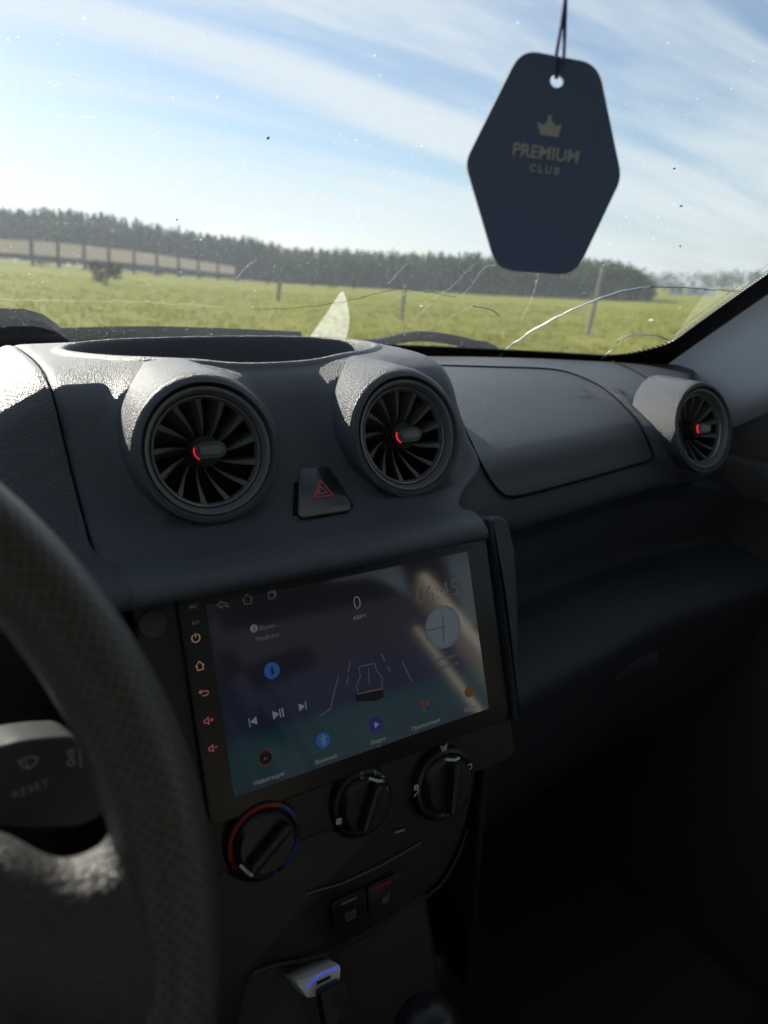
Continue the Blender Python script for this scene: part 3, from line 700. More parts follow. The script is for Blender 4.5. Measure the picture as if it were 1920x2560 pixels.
# wipers lying on the outside of the glass
def outside(px, d=.02): 
    out = []
    for p in crom([Vector((a, c, 0)) for a, c in px], max(10, 5*len(px))):
        h = on_mesh(p.x, p.y, WB)
        if h:
            n = h[1] if h[1].dot(ray(p.x, p.y)) < 0 else -h[1]; out.append(h[0]+(h[0]-CAM).normalized()*(d/max(.25, -n.dot((h[0]-CAM).normalized()))))
    return out
P = outside([(-60, 858), (120, 842), (350, 834), (560, 838), (752, 846)], .022)
wl_ = tube('wiper', P, [(.004, .009)]*len(P), 'rubber', car, 8); wl_['label'] = 'dusty wiper blade on the driver side'
P = outside([(-60, 872), (100, 862), (250, 846), (350, 842)], .036); tube('wiper_arm', P, .0055, 'black', wl_)
def blob(name, px, d, th, material, parent):
    me = drape(name, px, WB, -d, material, parent, thick=th, step=16); return me
P2 = [(-60, 778), (0, 771), (60, 772), (105, 784), (140, 808), (175, 838), (195, 856), (-60, 868)]
blob('wiper_pivot_cover', P2, .03, -.012, 'rubber', wl_)
P = outside([(850, 866), (930, 860), (1000, 846), (1050, 841), (1110, 846), (1160, 856), (1200, 866)], .022)
wr_ = tube('wiper', P, [(.004, .007)]*len(P), 'rubber', car, 8); wr_['label'] = 'wiper arm on the passenger side'
blob('wiper_pivot_cover', [(1128, 868), (1145, 855), (1180, 850), (1215, 853), (1240, 865), (1262, 886), (1240, 895), (1150, 892)], .03, -.012, 'rubber', wr_)
# cowl, bonnet, roof, floor, doors
V = []
for i in range(21):
    x = XC-.66+1.32*i/20; b0 = ws_base(x); V += [(x, b0+.02, 1.085), (x, b0+.09, 1.065), (x, b0+.20, 1.05)]
pyd('cowl', V, grid_faces(21, 3), 'black', car)
V = []
for i in range(21):
    x = XC-.78+1.56*i/20; q = 1-((x-XC)/.80)**2; b0 = min(1.12, ws_base(x)+.16); V += [(x, b0+.02, .96+.08*q), (x, b0+.25, .95+.075*q), (x, b0+.6, .90+.06*q), (x, b0+.85, .80+.05*q), (x, b0+.93, .62), (x, b0+.95, .3)]
pyd('bonnet', V, grid_faces(21, 6), 'paint', car)
ID = Frame((0, 0, 0), (1, 0, 0), (0, 1, 0))
XL, XR = XC-.71, XC+.71
V = []
for i in range(15):
    x = XL+(XR-XL)*i/14; q = 1-((x-XC)/.71)**2
    for y, z in ((.30, 1.535), (.20, 1.56), (-.1, 1.58), (-.6, 1.59), (-1.3, 1.55), (-1.7, 1.44)): V.append((x, y, z+.03*q))
rf = pyd('headliner', V, grid_faces(15, 6), 'headliner', car)
V = [(v[0], v[1], v[2]+.03) for v in V]; pyd('roof', V, grid_faces(15, 6), 'paint', car)
rbox('floor', ID, XL-.05, XR+.05, -1.9, .95, .18, .22, .005, 'carpet', car)
rbox('firewall', ID, XL-.05, XR+.05, .93, .96, .2, 1.06, .004, 'carpet', car)
for sgn, X in ((-1, XL), (1, XR)):
    fr = Frame((X, 0, 0), (0, 1, 0) if sgn < 0 else (0, 1, 0), (0, 0, 1))    # u = Y, v = Z
    w = (.0, .05) if True else 0
    # one side panel with front and rear window openings
    poly = [(-1.8, .2), (.95, .2), (.95, 1.04), (.72, 1.10), (.30, 1.50), (.22, 1.545), (-1.3, 1.545), (-1.62, 1.45), (-1.8, 1.1)]
    front = [(-.52, 1.01), (.46, 1.03), (.14, 1.50), (-.52, 1.51)]; rear = [(-1.42, 1.02), (-.62, 1.01), (-.62, 1.51), (-1.20, 1.49)]
    d = prism('door', fr, poly, -.03, .03, 'door', car, holes=(rpoly(front, .04), rpoly(rear, .04)), smooth=False)
    for pl in (front, rear): prism('window_glass', fr, rpoly(pl, .04), -.002, .002, 'glass', d, smooth=False)
    prism('armrest', Frame((X-sgn*.031, 0, 0), (0, 1, 0), (0, 0, 1)), rpoly([(-.5, .78), (.35, .80), (.35, .86), (-.5, .85)], .02), 0, .06 if sgn < 0 else -.06, 'door', d, bevel=.01)
    prism('window_sill', Frame((X-sgn*.031, 0, 0), (0, 1, 0), (0, 0, 1)), [(-1.3, .945), (.60, .955), (.60, 1.005), (-1.3, .995)], 0, .03 if sgn < 0 else -.03, 'door', d, bevel=.012)
# rear hatch with window
fr = Frame((XC, -1.78, 0), (1, 0, 0), (0, .12, 1))
rw = rpoly([(-.42, 1.06), (.42, 1.06), (.38, 1.38), (-.38, 1.38)], .05)
d = prism('hatch', fr, [(-.74, .2), (.74, .2), (.72, 1.1), (.66, 1.48), (-.66, 1.48), (-.72, 1.1)], -.02, .02, 'trim_light', car, holes=(rw,), smooth=False)
prism('window_glass', fr, rw, -.002, .002, 'glass', d, smooth=False)
# pale A-pillar trim, right (and its twin on the left, out of view)
for sgn in (1, -1):
    secs = []
    def mx(p): return Vector((p[0] if sgn > 0 else 2*XC-p[0], p[1], p[2]))
    for k in range(8):
        s = -.02+.115*k; e = ws(XC+.62, s)
        tw = .155+.0*k
        a = e+Vector((.016, .012, -.006)); 
        secs.append([mx(a+Vector((.02, .02, .004))), mx(a), mx(a+Vector((.004, -.020, -.012))), mx(a+Vector((.012, -.075, -.030))), mx(a+Vector((.026, -.130, -.046))), mx(a+Vector((.070, -.165, -.050)))])
    secs.insert(0, [p+Vector((.012*sgn, .10, -.07)) for p in secs[0]])
    G = loft_grid(secs, 40, 30); pyd('pillar_trim', [p for rw_ in G for p in rw_], grid_faces(40, 30), 'pillar', car, angle=70)
# rear-view mirror above the frame, on its stalk
mir = thing('rear_view_mirror', 'black interior mirror above the frame that the air freshener hangs from', 'mirror', (XC+.06, .33, 1.40))
frm = Frame((XC+.04, .325, 1.455), (1, -.25, 0), (0, 0, 1))
rbox('housing', frm, -.115, .115, -.03, .03, -.03, .0, .012, 'black', mir); prism('glass', frm, rpoly([(-.105, -.023), (.105, -.023), (.105, .023), (-.105, .023)], .012), .0005, .002, 'chrome', mir)
tube('stalk', [frm.p(0, .01, -.028), (XC+.02, .37, 1.475), (XC+.02, .39, 1.485)], .008, 'black', mir)

# ---- seats
def seat(name, label, xc, dx=0):
    t = thing(name, label, 'seat', (xc, -.1+dx, .22))
    f0 = Frame((xc, .0+dx, .44), (1, 0, 0), (0, .99, .12)); cu = rbox('cushion', f0, -.25, .25, -.24, .24, -.09, .05, .05, 'seat', t, 4)
    rbox('insert', f0, -.15, .15, -.2, .2, .045, .062, .008, 'seat_light', cu)
    for s in (-1, 1): rbox('bolster', f0, s*.20-.05, s*.20+.05, -.23, .22, .02, .075, .025, 'seat', t)
    fb = Frame((xc, -.10+dx, .50), (-1, 0, 0), (0, -.56, .83)); bk = prism('backrest', fb, rpoly([(-.25, 0), (.25, 0), (.25, .60), (.19, .80), (-.19, .80), (-.25, .60)], .08), -.06, .06, 'seat_dark', t, bevel=.03, seg=3)
    rbox('insert', fb, -.13, .13, .08, .58, .055, .068, .008, 'seat_dark', bk)
    for s in (-1, 1): rbox('bolster', fb, s*.226-.014, s*.226+.014, .06, .70, .03, .125, .012, 'seat_light' if s < 0 else 'seat_dark', t)  # pale outboard only: colour stands in for sunlit crests mirrored as streaks
    for s in (-1, 1): rbox('piping', fb, s*.160-.006, s*.160+.006, .06, .60, .055, .082, .005, 'seat_light' if s < 0 else 'seat_dark', bk)  # piping paled on the outboard side too, for the mirrored streaks
    hd = rbox('headrest', fb, -.13, .13, .85, 1.03, -.04, .05, .035, 'seat', t, 4)
    for s in (-1, 1): tube('headrest_post', [fb.p(s*.06, .77, 0), fb.p(s*.06, .88, 0)], .006, 'chrome', hd)
    rbox('base', ID, xc-.22, xc+.22, -.24+dx, .14+dx, .22, .40, .02, 'black', t)
seat('driver_seat', 'front driver seat with beige edges, unseen behind the viewer', XC-.37, -.42)  # unseen seat, added to bounce sunlight onto dash and wheel
seat('passenger_seat', 'dark front passenger seat with lighter inserts, mirrored in the touchscreen', XC+.36)
bs = thing('rear_bench', 'grey rear bench seat mirrored at the lower left of the touchscreen', 'seat', (XC, -1.2, .22))
rbox('cushion', ID, XL+.06, XR-.06, -1.40, -.92, .34, .56, .05, 'seat_light', bs, 4)
rbox('backrest', Frame((XC, -1.40, .55), (1, 0, 0), (0, -.3, .95)), -.64, .64, 0, .58, -.05, .06, .05, 'seat_light', bs, 4)
rbox('base', ID, XL+.1, XR-.1, -1.36, -.98, .22, .345, .01, 'black', bs)

# ---- the morning air
hz_top = 30.0
haze_m = bpy.data.materials.new('morning_haze'); haze_m.use_nodes = True; nt = haze_m.node_tree; nt.nodes.clear()
ho = nt.nodes.new('ShaderNodeOutputMaterial'); pv = nt.nodes.new('ShaderNodeVolumePrincipled'); pv.inputs['Color'].default_value = (.80, .88, 1.0, 1); pv.inputs['Density'].default_value = .0006; pv.inputs['Anisotropy'].default_value = .4
nt.links.new(pv.outputs[0], ho.inputs['Volume'])
zmin = min(v.co.z for v in g.data.vertices)-1.0
haze = rbox('haze', ID, -1600, 1600, -1600, 1600, zmin, hz_top, 0, haze_m); haze['kind'] = 'stuff'; tag(haze, 'thin pale morning haze over the whole meadow', 'haze')

# ================================================================== DASHBOARD
dash = thing('dashboard', 'dark grey grained plastic dashboard with three round vents and an oval top tray', 'dashboard', (XC, .6, .5))
VENTS = [(.162, .483, 1.103), (.325, .482, 1.100), (.735, .503, 1.068)]
PODR = .0535
PROF = [(.93, 1.085), (.86, 1.118), (.80, 1.143), (.75, 1.153), (.66, 1.155), (.59, 1.153), (.558, 1.146), (.540, 1.133), (.526, 1.112), (.508, 1.086), (.488, 1.064), (.467, 1.0505), (.450, 1.0445), (.434, 1.0450), (.418, 1.0420), (.4105, 1.0345), (.413, 1.0285), (.425, 1.026), (.45, 1.025)]
VT = R(16)
def pod_lift(p, r0=PODR):
    """fillet of the panel around the vent pods, and the hole behind each vent"""
    for (x, y, z) in VENTS:
        rho = math.hypot(p.x-x, (p.z-z)/cos(VT)); plane = y+(p.z-z)*math.tan(VT)
        if p.y > .62 or rho > .09: continue
        if rho < .046: p.y = max(p.y, plane+.050)
        elif p.y > plane+.006: p.y = max(plane+.006, p.y-.009*math.exp(-(max(0, rho-r0)/.007)**2))
    return p
TX, TY, TYC = .141, .093, .655
secs = []
for x, dy, dz in ((.078, .030, -.030), (.0785, .008, -.006), (.082, .001, -.001), (.10, 0, 0), (.16, -.001, .001), (XC, -.002, .0015), (.325, -.001, .001), (.385, 0, 0), (.402, .001, -.002), (.406, .008, -.008), (.407, .04, -.04)):
    s = []
    for (y, z) in PROF:
        up = min(1, max(0, (z-1.04)/.1)); xx = x
        if x < .1: xx = x-.004*up+.012*(1-up)*0
        if x > .24:
            k_ = min(1, max(0, (1.064-z)/.022)); k_ = k_*k_*(3-2*k_); xx = x+(.004*up if x > .385 else 0)-.050*k_*(x-.24)/.165
        s.append(Vector((xx, y+(dy if y < .6 else 0), z+(dz if z > 1.1 else dz*.3))))
    secs.append(s)
NU, NV = 150, 190
G = loft_grid(secs, NU, NV)
V = [pod_lift(p) for rw_ in G for p in rw_]
tq = lambda p: math.hypot((p.x-XC)/TX, (p.y-TYC)/TY) if p.z > 1.10 else 9
CB0 = BVHTree.FromPolygons([p.copy() for p in V], grid_faces(NU, NV))
cp = pyd('center_panel', V, [f for f in grid_faces(NU, NV) if min(tq(V[i_]) for i_ in f) > 1.0], 'dash', dash, angle=80); CB = bvh_of(cp)
BV = []; NT = 128
BPR = [(1.075, -.0006), (1.055, .0010), (1.035, .0021), (1.015, .0024), (1.0, .0017), (.990, .0000), (.984, -.003), (.976, -.012), (.962, -.030), (.94, -.048), (.90, -.060), (.80, -.066), (.5, -.068), (.02, -.068)]
for k in range(NT):
    w_ = 2*pi*k/NT
    for (q_, h_) in BPR:
        x_, y_ = XC+TX*q_*cos(w_), TYC+TY*q_*sin(w_); qq = max(q_, .98); hz_ = CB0.ray_cast(Vector((XC+TX*qq*cos(w_), TYC+TY*qq*sin(w_), 1.5)), Vector((0, 0, -1)))[0]
        BV.append(Vector((x_, y_, (hz_.z if hz_ else 1.15)+h_)))
pyd('top_tray', BV, grid_faces(NT, len(BPR), True, False), 'dash', dash, angle=80)
# left: flank of the instrument hood
secs = []
PL = PROF
for x, dz in ((-.46, -.10), (-.30, -.085), (-.14, -.065), (-.02, -.045), (.035, -.018), (.060, -.005), (.070, -.001), (.0735, -.006), (.0745, -.035)):
    s = []
    for (y, z) in PL:
        up = min(1, max(0, (z-1.045)/.11)); s.append(Vector((x+(.010 if z < 1.05 and x > .05 else 0)+(.004*(1-up) if x > .05 else 0), y+(.012*(1-up) if x < .03 else 0)+(.02 if x > .074 and y < .6 else 0), z+dz*up)))
    secs.append(s)
G = loft_grid(secs, 90, 150); hoodp = pyd('instrument_hood', [p for r_ in G for p in r_], grid_faces(90, 150), 'dash_leather', dash, angle=80)
# right: passenger side, top pad, undercut and shelf
def yf(x): return .478+.042*min(1.0, max(-.2, (x-.43)/.25))
secs = []
for x, xt, e in ((.345, .345, 0), (.392, .392, 0), (.43, .43, 0), (.50, .50, 0), (.58, .58, 0), (.66, .66, 0), (.73, .74, 0), (.775, .80, 0), (.792, .85, .014), (.800, .90, .07)):
    b0 = ws_base(min(xt, .86)); f = yf(x); k = min(1, max(0, (x-.66)/.2)); d = -.010*k; k2 = min(1, max(0, (x-.64)/.11)); k2 = k2*k2*(3-2*k2)
    yt = min(.75, b0-.05)
    s = [(b0+.02, 1.085), (b0-.01, 1.108+d*.5), (b0-.035, 1.1175+d*.5), (yt, 1.1195+d*.6), (yt*.62+(f+.045)*.38-.030*k2, 1.112+d), (yt*.25+(f+.045)*.75-.042*k2, 1.0945+d*.5), (f+.028-.022*k2, 1.070+d*.5), (f+.008-.008*k2, 1.045), (f, 1.028), (f-.003, 1.010), (f+.002, .999), (f+.020, .988), (f+.040, .965), (f+.046, .93), (f+.050, .905), (f+.044, .890), (f+.014, .884), (f-.028, .876), (f-.046, .864), (f-.047, .846), (f-.032, .80), (f-.004, .70), (f+.05, .60), (f+.12, .52)]
    row = []
    for n_, (y, z) in enumerate(s):
        q_ = 1 if n_ < 4 else .55 if n_ == 4 else 0
        if n_ > 11: q_ = 1                      # the lower part runs on to the door
        row.append(Vector((x*(1-q_)+xt*q_, y+(e if n_ in (5, 6, 7, 8, 9, 10, 11) else e*.4 if n_ == 4 else 0), z)))
    secs.append(row)
G = loft_grid(secs, 100, 200); V = [p for r_ in G for p in r_]
V = [pod_lift(p) for p in V]
pp = pyd('passenger_panel', V, grid_faces(100, 200), 'pad', dash, angle=80); PB = bvh_of(pp)
# lid on the passenger side
lid_px = [(1128, 1010), (1100, 960), (1062, 922), (1050, 916), (1120, 917), (1230, 920), (1340, 923), (1400, 929), (1450, 944), (1505, 972), (1550, 1010), (1590, 1056), (1615, 1100), (1628, 1132), (1630, 1143), (1622, 1150), (1605, 1156), (1520, 1180), (1430, 1205), (1350, 1227), (1300, 1239), (1275, 1241), (1258, 1236), (1240, 1220), (1220, 1192), (1196, 1148), (1165, 1080)]
lp = [(p.x, p.y) for p in crom([Vector((*q, 0)) for q in lid_px+[lid_px[0]]], 90)][:-1]
lid = drape('storage_lid', lp, PB, .0008, 'pad', dash, thick=.004, step=13)
sp = []
for a in lp+[lp[0], lp[1]]:
    h = on_mesh(*a, PB)
    if h:
        n = h[1] if h[1].dot(ray(*a)) < 0 else -h[1]; sp.append(h[0]+n*.0007)
cx = sum((p for p in sp), Vector((0, 0, 0)))/len(sp)
tube('seam', [p+(p-cx).normalized()*.0010 for p in sp], .0015, 'seam', dash, 6)
tube('seam', path_on([(1010, 905), (1015, 912), (1050, 916)], PB, 10, .0004), .0012, 'seam', dash, 6)
rbox('dash_light_block', ID, -.42, .90, .62, .92, .45, 1.04, .01, 'black', dash); rbox('stack_light_block', ID, .10, .37, .47, .615, .40, .99, .01, 'black', dash)  # unseen boxes added to block sun leaking through the dash gaps
# far top pad seam beside the pillar
tube('seam', path_on([(1530, 905), (1580, 925), (1620, 948), (1648, 962)], PB, 16, .0004), .0014, 'seam', dash, 6)

# round vents on pods
for vi, (x, y, z) in enumerate(VENTS):
    fr = Frame((x, y, z), (1, 0, 0), (0, sin(VT), cos(VT)))         # normal towards the cabin
    if fr.n.y > 0: fr.n = -fr.n
    prof = [(.0445, -.010), (.0452, -.002), (.0470, .0005), (.0500, -.0005), (.0522, -.004), (.0533, -.010), (.0537, -.022), (.0545, -.04), (.055, -.058), (.0555, -.074)]
    if vi == 2: prof = [(r_ if r_ < .0501 else .0501+(r_-.0501)*.4, h_) for r_, h_ in prof[:-1]]
    av = lathe('air_vent', fr, prof, 'dash', dash, 72, axis=Vector((0, -1, 0)))
    av['label'] = ('largest round air vent, left above the touchscreen', 'round air vent above the hazard button', 'small far round air vent by the door pillar')[vi]
    lathe('bezel_ring', fr, [(.0444, -.0085), (.0446, -.003), (.0440, -.0012), (.0418, -.0020), (.0398, -.0062), (.0394, -.0095), (.0394, -.014)], 'ring', av, 72)
    lathe('trim_ring', fr, [(.0392, -.0085), (.0388, -.0065), (.0376, -.0062), (.0366, -.0075), (.0362, -.0120)], 'chrome', av, 72)
    lathe('duct', fr, [(.0395, -.008), (.0390, -.030), (.020, -.034), (.0005, -.034)], 'cavity', av, 40)
    nv = 13; me = None
    for k in range(nv):
        a = 2*pi*(k+.35)/nv
        V = []
        for t in range(6):
            rr = .0370-.0250*t/5; sw = .24*(t/5)**1.3; h0 = -.0085-.013*t/5; th = .0017*(1-t/5)**1.2+.0004
            c, s = cos(a-sw), sin(a-sw)
            for sd in (-1, 1): V += [fr.p(rr*c-sd*th*s, rr*s+sd*th*c, h0), fr.p(rr*c-sd*th*s-.004*s, rr*s+sd*th*c+.004*c, h0-.014)]
        Fc = []
        for t in range(5):
            q = t*4; Fc += [(q, q+2, q+6, q+4), (q, q+4, q+5, q+1), (q+2, q+3, q+7, q+6), (q+1, q+5, q+7, q+3)]
        Fc += [(0, 1, 3, 2), (20, 22, 23, 21)]
        pyd('vane', V, Fc, 'vane', av, smooth=False)
    lathe('hub', fr, [(.0115, -.018), (.0105, -.009), (.006, -.007), (.0004, -.0068)], 'cavity', av, 24)
    cap = lambda L_, r_: [(L_-r_+r_*cos(q), r_*sin(q)) for q in [(-pi/2+pi*i/10) for i in range(11)]]+[(-L_+r_+r_*cos(q), r_*sin(q)) for q in [(pi/2+pi*i/10) for i in range(11)]]
    tg = prism('toggle', fr, cap(.0112, .0058), -.010, .0005, 'toggle', av, bevel=.0012)
    prism('toggle_inset', fr, cap(.0080, .0030), .0004, .0011, 'ring', av, bevel=.0003)
    arc = [(-.0112+.0058+.0061*cos(q), .0061*sin(q)) for q in [pi*.85+pi*.50*i/12 for i in range(13)]] if vi < 2 else [(-.0112+.0058+.0062*cos(q), .0062*sin(q)) for q in [pi*.75+pi*.5*i/12 for i in range(13)]]
    tube('led_strip', [fr.p(u, v, -.0012) for u, v in arc], .0005 if vi == 0 else .0008 if vi == 1 else .0010, 'led', av, 5)

# hazard switch
h0, hn = on_mesh(800, 1240, CB); hn = hn if hn.y < 0 else -hn
hf = Frame(h0, (1, 0, 0), Vector((0, 0, 1))-hn*hn.z)
if hf.n.dot(hn) < 0: hf = Frame(h0, (1, 0, 0), hn.cross(Vector((1, 0, 0))))
hp = [hf.uv(*p) for p in ((744, 1182), (818, 1172), (876, 1268), (870, 1286), (752, 1306), (740, 1292))][::-1]
ho = [(u*1.14-.0002, v*1.14) for u, v in hp]
prism('switch_recess', hf, rpoly(ho, .006), .0004, .0012, 'seam', dash)
hb = prism('hazard_button', hf, rpoly(hp, .004), .0008, .0042, 'gloss', dash, bevel=.0012)
tri = lambda s: [hf.uv(797, 1207+s*1.2), hf.uv(832-s*1.2, 1248-s*.45), hf.uv(781+s*.7, 1256-s*.7), hf.uv(797, 1207+s*1.2)]
strokes('warning_triangle', hf, [tri(3)], .0013, 'triangle', hb, .0046); strokes('warning_triangle', hf, [tri(15)], .0010, 'triangle', hb, .0046)

# stack around the screen
SB = Vector((.1174, .3836, .8819)); ST = R(18.18); SW, SH = .25, .1502
SF = Frame(SB, (1, 0, 0), (0, sin(ST), cos(ST)))
if SF.n.y > 0: raise RuntimeError
prism('stack_panel', SF, rpoly([(-.026, -.035), (.256, -.035), (.256, .146), (-.026, .152)], .01), -.020, -.006, 'black', dash, bevel=.004)
tp_ = [SF.uv(*p) for p in ((1224, 1345), (1213, 1297), (1240, 1288), (1264, 1304), (1280, 1370), (1287, 1470), (1290, 1600), (1288, 1700), (1296, 1800), (1285, 1806), (1268, 1640), (1250, 1490))][::-1]
prism('stack_trim', SF, rpoly(tp_, .004), -.045, .004, 'dash', dash, bevel=.0035, seg=3)
rbox('stack_side', ID, .374, .384, .42, .60, .55, 1.00, .004, 'black', dash)
rbox('stack_side', ID, .078, .090, .43, .60, .55, 1.00, .004, 'black', dash)
prism('switch_blank', SF, circ(-.016, .135, .009, 20), -.007, -.003, 'stalk', dash, bevel=.0015)
# glove box handle on the lower passenger side
gh = at(1585, 1668, Y=yf(.6)-.028); rbox('glove_box_handle', Frame(gh, (1, 0, 0), (0, 0, 1)), -.040, .040, -.010, .010, -.02, .003, .004, 'pad', dash)

# ================================================================== TOUCHSCREEN
ts = thing('touchscreen', 'large glossy touchscreen showing clock, speed and media icons, set below the vents', 'touchscreen', SB)
ts.location = SB
gl = prism('screen_frame', SF, rpoly([(0, 0), (SW, 0), (SW, SH), (0, SH)], .008), -.0095, 0, 'bezel', ts, bevel=.0012)
# display panel in its own local frame so the wallpaper follows its height
d0u, d0v = SF.uv(568, 2000); 
DL, DR_, DB, DT = SF.uv(585, 1990)[0], SF.uv(1205, 1650)[0], .014, SH-.010
me = bpy.data.meshes.new('display'); me.from_pydata([(DL, DB, .0003), (DR_, DB, .0003), (DR_, DT, .0003), (DL, DT, .0003)], [], [(0, 1, 2, 3)]); me.update()
dp = bpy.data.objects.new('display', me); scene.collection.objects.link(dp); me.materials.append(M['display'])
dp.matrix_basis = SF.mat(); dp.parent = ts; dp.matrix_parent_inverse = wm(ts).inverted()
def T(name, s, px, py, cap, material, align='CENTER', bold=0, spacing=1): return text(name, SF, s, *SF.uv(px, py), cap/.70, material, ts, .0006, align, bold, spacing)
def local(px, py):
    u, v = SF.uv(px, py); return lambda pts, s=.001: [(u+a*s, v+b2*s) for a, b2 in pts]
def icon(name, px, py, lines, s, width, material): f = local(px, py); return strokes(name, SF, [f(l, s) for l in lines], width, material, ts)
def shape(name, px, py, pls, s, material, w=.0006): f = local(px, py); return polys(name, SF, [f(l, s) for l in pls], material, ts, w)
T('printed_word', 'MIC', 482, 1517, .0021, 'ui_dim'); T('printed_word', 'RST', 489, 1557, .0021, 'ui_dim')
arcp = lambda cx, cy, r_, a, b2, n=12: [(cx+r_*cos(R(a+(b2-a)*i/n)), cy+r_*sin(R(a+(b2-a)*i/n))) for i in range(n+1)]
icon('power_icon', 489, 1595, [arcp(0, 0, 2.6, 120, 420, 18), [(0, .3), (0, 3.2)]], .001, .0006, 'ui_amber')
house = [(-2.6, 0), (0, 2.8), (2.6, 0), (1.9, 0), (1.9, -2.6), (-1.9, -2.6), (-1.9, 0), (-2.6, 0)]
icon('home_icon', 499, 1664, [house], .001, .0005, 'ui_amber')
icon('back_icon', 509, 1731, [[(-1.4, 2), (-3, .8), (-1.4, -.4)], [(-3, .8), (1.4, .8)]+arcp(1.4, -.6, 1.4, 90, -90, 8)+[(-1.4, -2)]], .001, .0005, 'ui_red')
spk = [(-2.8, -.9), (-1.6, -.9), (0, -2.2), (0, 2.2), (-1.6, .9), (-2.8, .9), (-2.8, -.9)]
icon('volume_up_icon', 521, 1801, [spk, [(1, 0), (3.2, 0)], [(2.1, 1.1), (2.1, -1.1)]], .001, .0005, 'ui_pink')
icon('volume_down_icon', 532, 1870, [spk, [(1, .3), (3.2, .3)]], .001, .0005, 'ui_pink')
icon('return_icon', 556, 1511, [[(-3.6, .2), (-.8, 2.8), (-.8, 1.4), (1.4, 1), (3, -.6), (3.6, -3), (2, -1.4), (-.8, -1), (-.8, -2.4), (-3.6, .2)]], .001, .00035, 'ui_dim')
icon('home_icon', 618, 1498, [[(a*1.3, b2*1.2) for a, b2 in house]], .001, .00035, 'ui_dim')
icon('windows_icon', 679, 1486, [[(-2.6, -2.6), (1.8, -2.6), (1.8, 1.4), (-2.6, 1.4), (-2.6, -2.6)], [(-1.6, 2.2), (2.8, 2.2), (2.8, -1.8)]], .001, .0004, 'ui_dim')
btr = [(-1.4, 1.3), (1.3, -1.2), (0, -2.5), (0, 2.5), (1.3, 1.2), (-1.4, -1.3)]
shape('bluetooth_badge', 634, 1571, [circ(0, 0, 2.6, 20)], .001, 'ui'); f = local(634, 1571); strokes('bluetooth_rune', SF, [f(btr, .0007)], .0004, 'ui_black', ts, .0009)
T('media_label', 'Blueto...', 672, 1566, .0030, 'ui_dim'); T('media_label', 'Medicine', 668, 1592, .0033, 'ui_dim')
shape('bluetooth_disc', 679, 1676, [circ(0, 0, 5.6, 28)], .001, 'ui_blue'); f = local(679, 1676); strokes('bluetooth_rune', SF, [f(btr, .0010)], .0006, 'ui_black', ts, .0009)
shape('previous_icon', 632, 1803, [[(2.6, -2.8), (2.6, 2.8), (-2, 0)], [(-2.9, -2.9), (-2.2, -2.9), (-2.2, 2.9), (-2.9, 2.9)]], .001, 'ui')
shape('play_icon', 695, 1784, [[(-4.0, -3), (.6, 0), (-4.0, 3)], [(.8, -3), (1.7, -3), (1.7, 3), (.8, 3)], [(2.8, -3), (3.9, -3), (3.9, 3), (2.8, 3)]], .001, 'ui')
shape('next_icon', 755, 1766, [[(-2.6, -2.8), (2, 0), (-2.6, 2.8)], [(2.2, -2.9), (2.9, -2.9), (2.9, 2.9), (2.2, 2.9)]], .001, 'ui')
T('speed_figure', '0', 892, 1508, .0098, 'ui', bold=-.0003); T('speed_unit', 'КМ/Ч', 899, 1543, .0029, 'ui')
# lanes and car outline
f = lambda pts: [SF.uv(*p) for p in pts]
for ln_ in ([f([(845, 1690), (832, 1740), (826, 1770)]), f([(826, 1770), (800, 1790)]), f([(874, 1655), (869, 1680)]), f([(869, 1690), (865, 1712)]), f([(952, 1634), (962, 1655)]), f([(966, 1664), (975, 1680)]), f([(1005, 1655), (1030, 1705)])]): strokes('lane_line', SF, [ln_], .0006, 'ui_dim', ts)
strokes('car_outline', SF, [f([(896, 1667), (900, 1690), (890, 1715), (893, 1735), (953, 1722), (955, 1695), (940, 1675), (935, 1658), (896, 1667)]), f([(920, 1668), (923, 1710)])], .0005, 'ui_dim', ts)
polys('car_shadow', SF, [f([(888, 1722), (893, 1736), (956, 1724), (958, 1742), (940, 1752), (890, 1752)])], 'ui_black', ts, .0007)
strokes('tail_light', SF, [f([(905, 1730), (953, 1721)])], .0008, 'ui_ring', ts)
# clock
T('clock_time', '06:45', 1093, 1480, .0125, 'ui_dim', spacing=1.05, bold=-.00042)
cu_, cv_ = SF.uv(1107, 1567); polys('clock_face', SF, [circ(cu_, cv_, .0165, 40)], 'ui_face', ts, .0006)
strokes('clock_tick', SF, [[(cu_+.0160*cos(2*pi*k/60), cv_+.0160*sin(2*pi*k/60)), (cu_+(.0142 if k % 5 == 0 else .0150)*cos(2*pi*k/60), cv_+(.0142 if k % 5 == 0 else .0150)*sin(2*pi*k/60))] for k in range(60)], .0003, 'ui_black', ts, .0009)
strokes('clock_hand', SF, [[(cu_+.002, cv_-.0003), (cu_-.0142, cv_+.0005)]], .0005, 'ui_black', ts, .0010); strokes('clock_hand', SF, [[(cu_+.0008, cv_+.010), (cu_-.0018, cv_-.0115)]], .0005, 'ui_black', ts, .0011)
T('clock_day', 'понедельник', 1117, 1643, .0026, 'ui_dim'); T('clock_date', '2020-06-08', 1122, 1664, .0026, 'ui_dim')
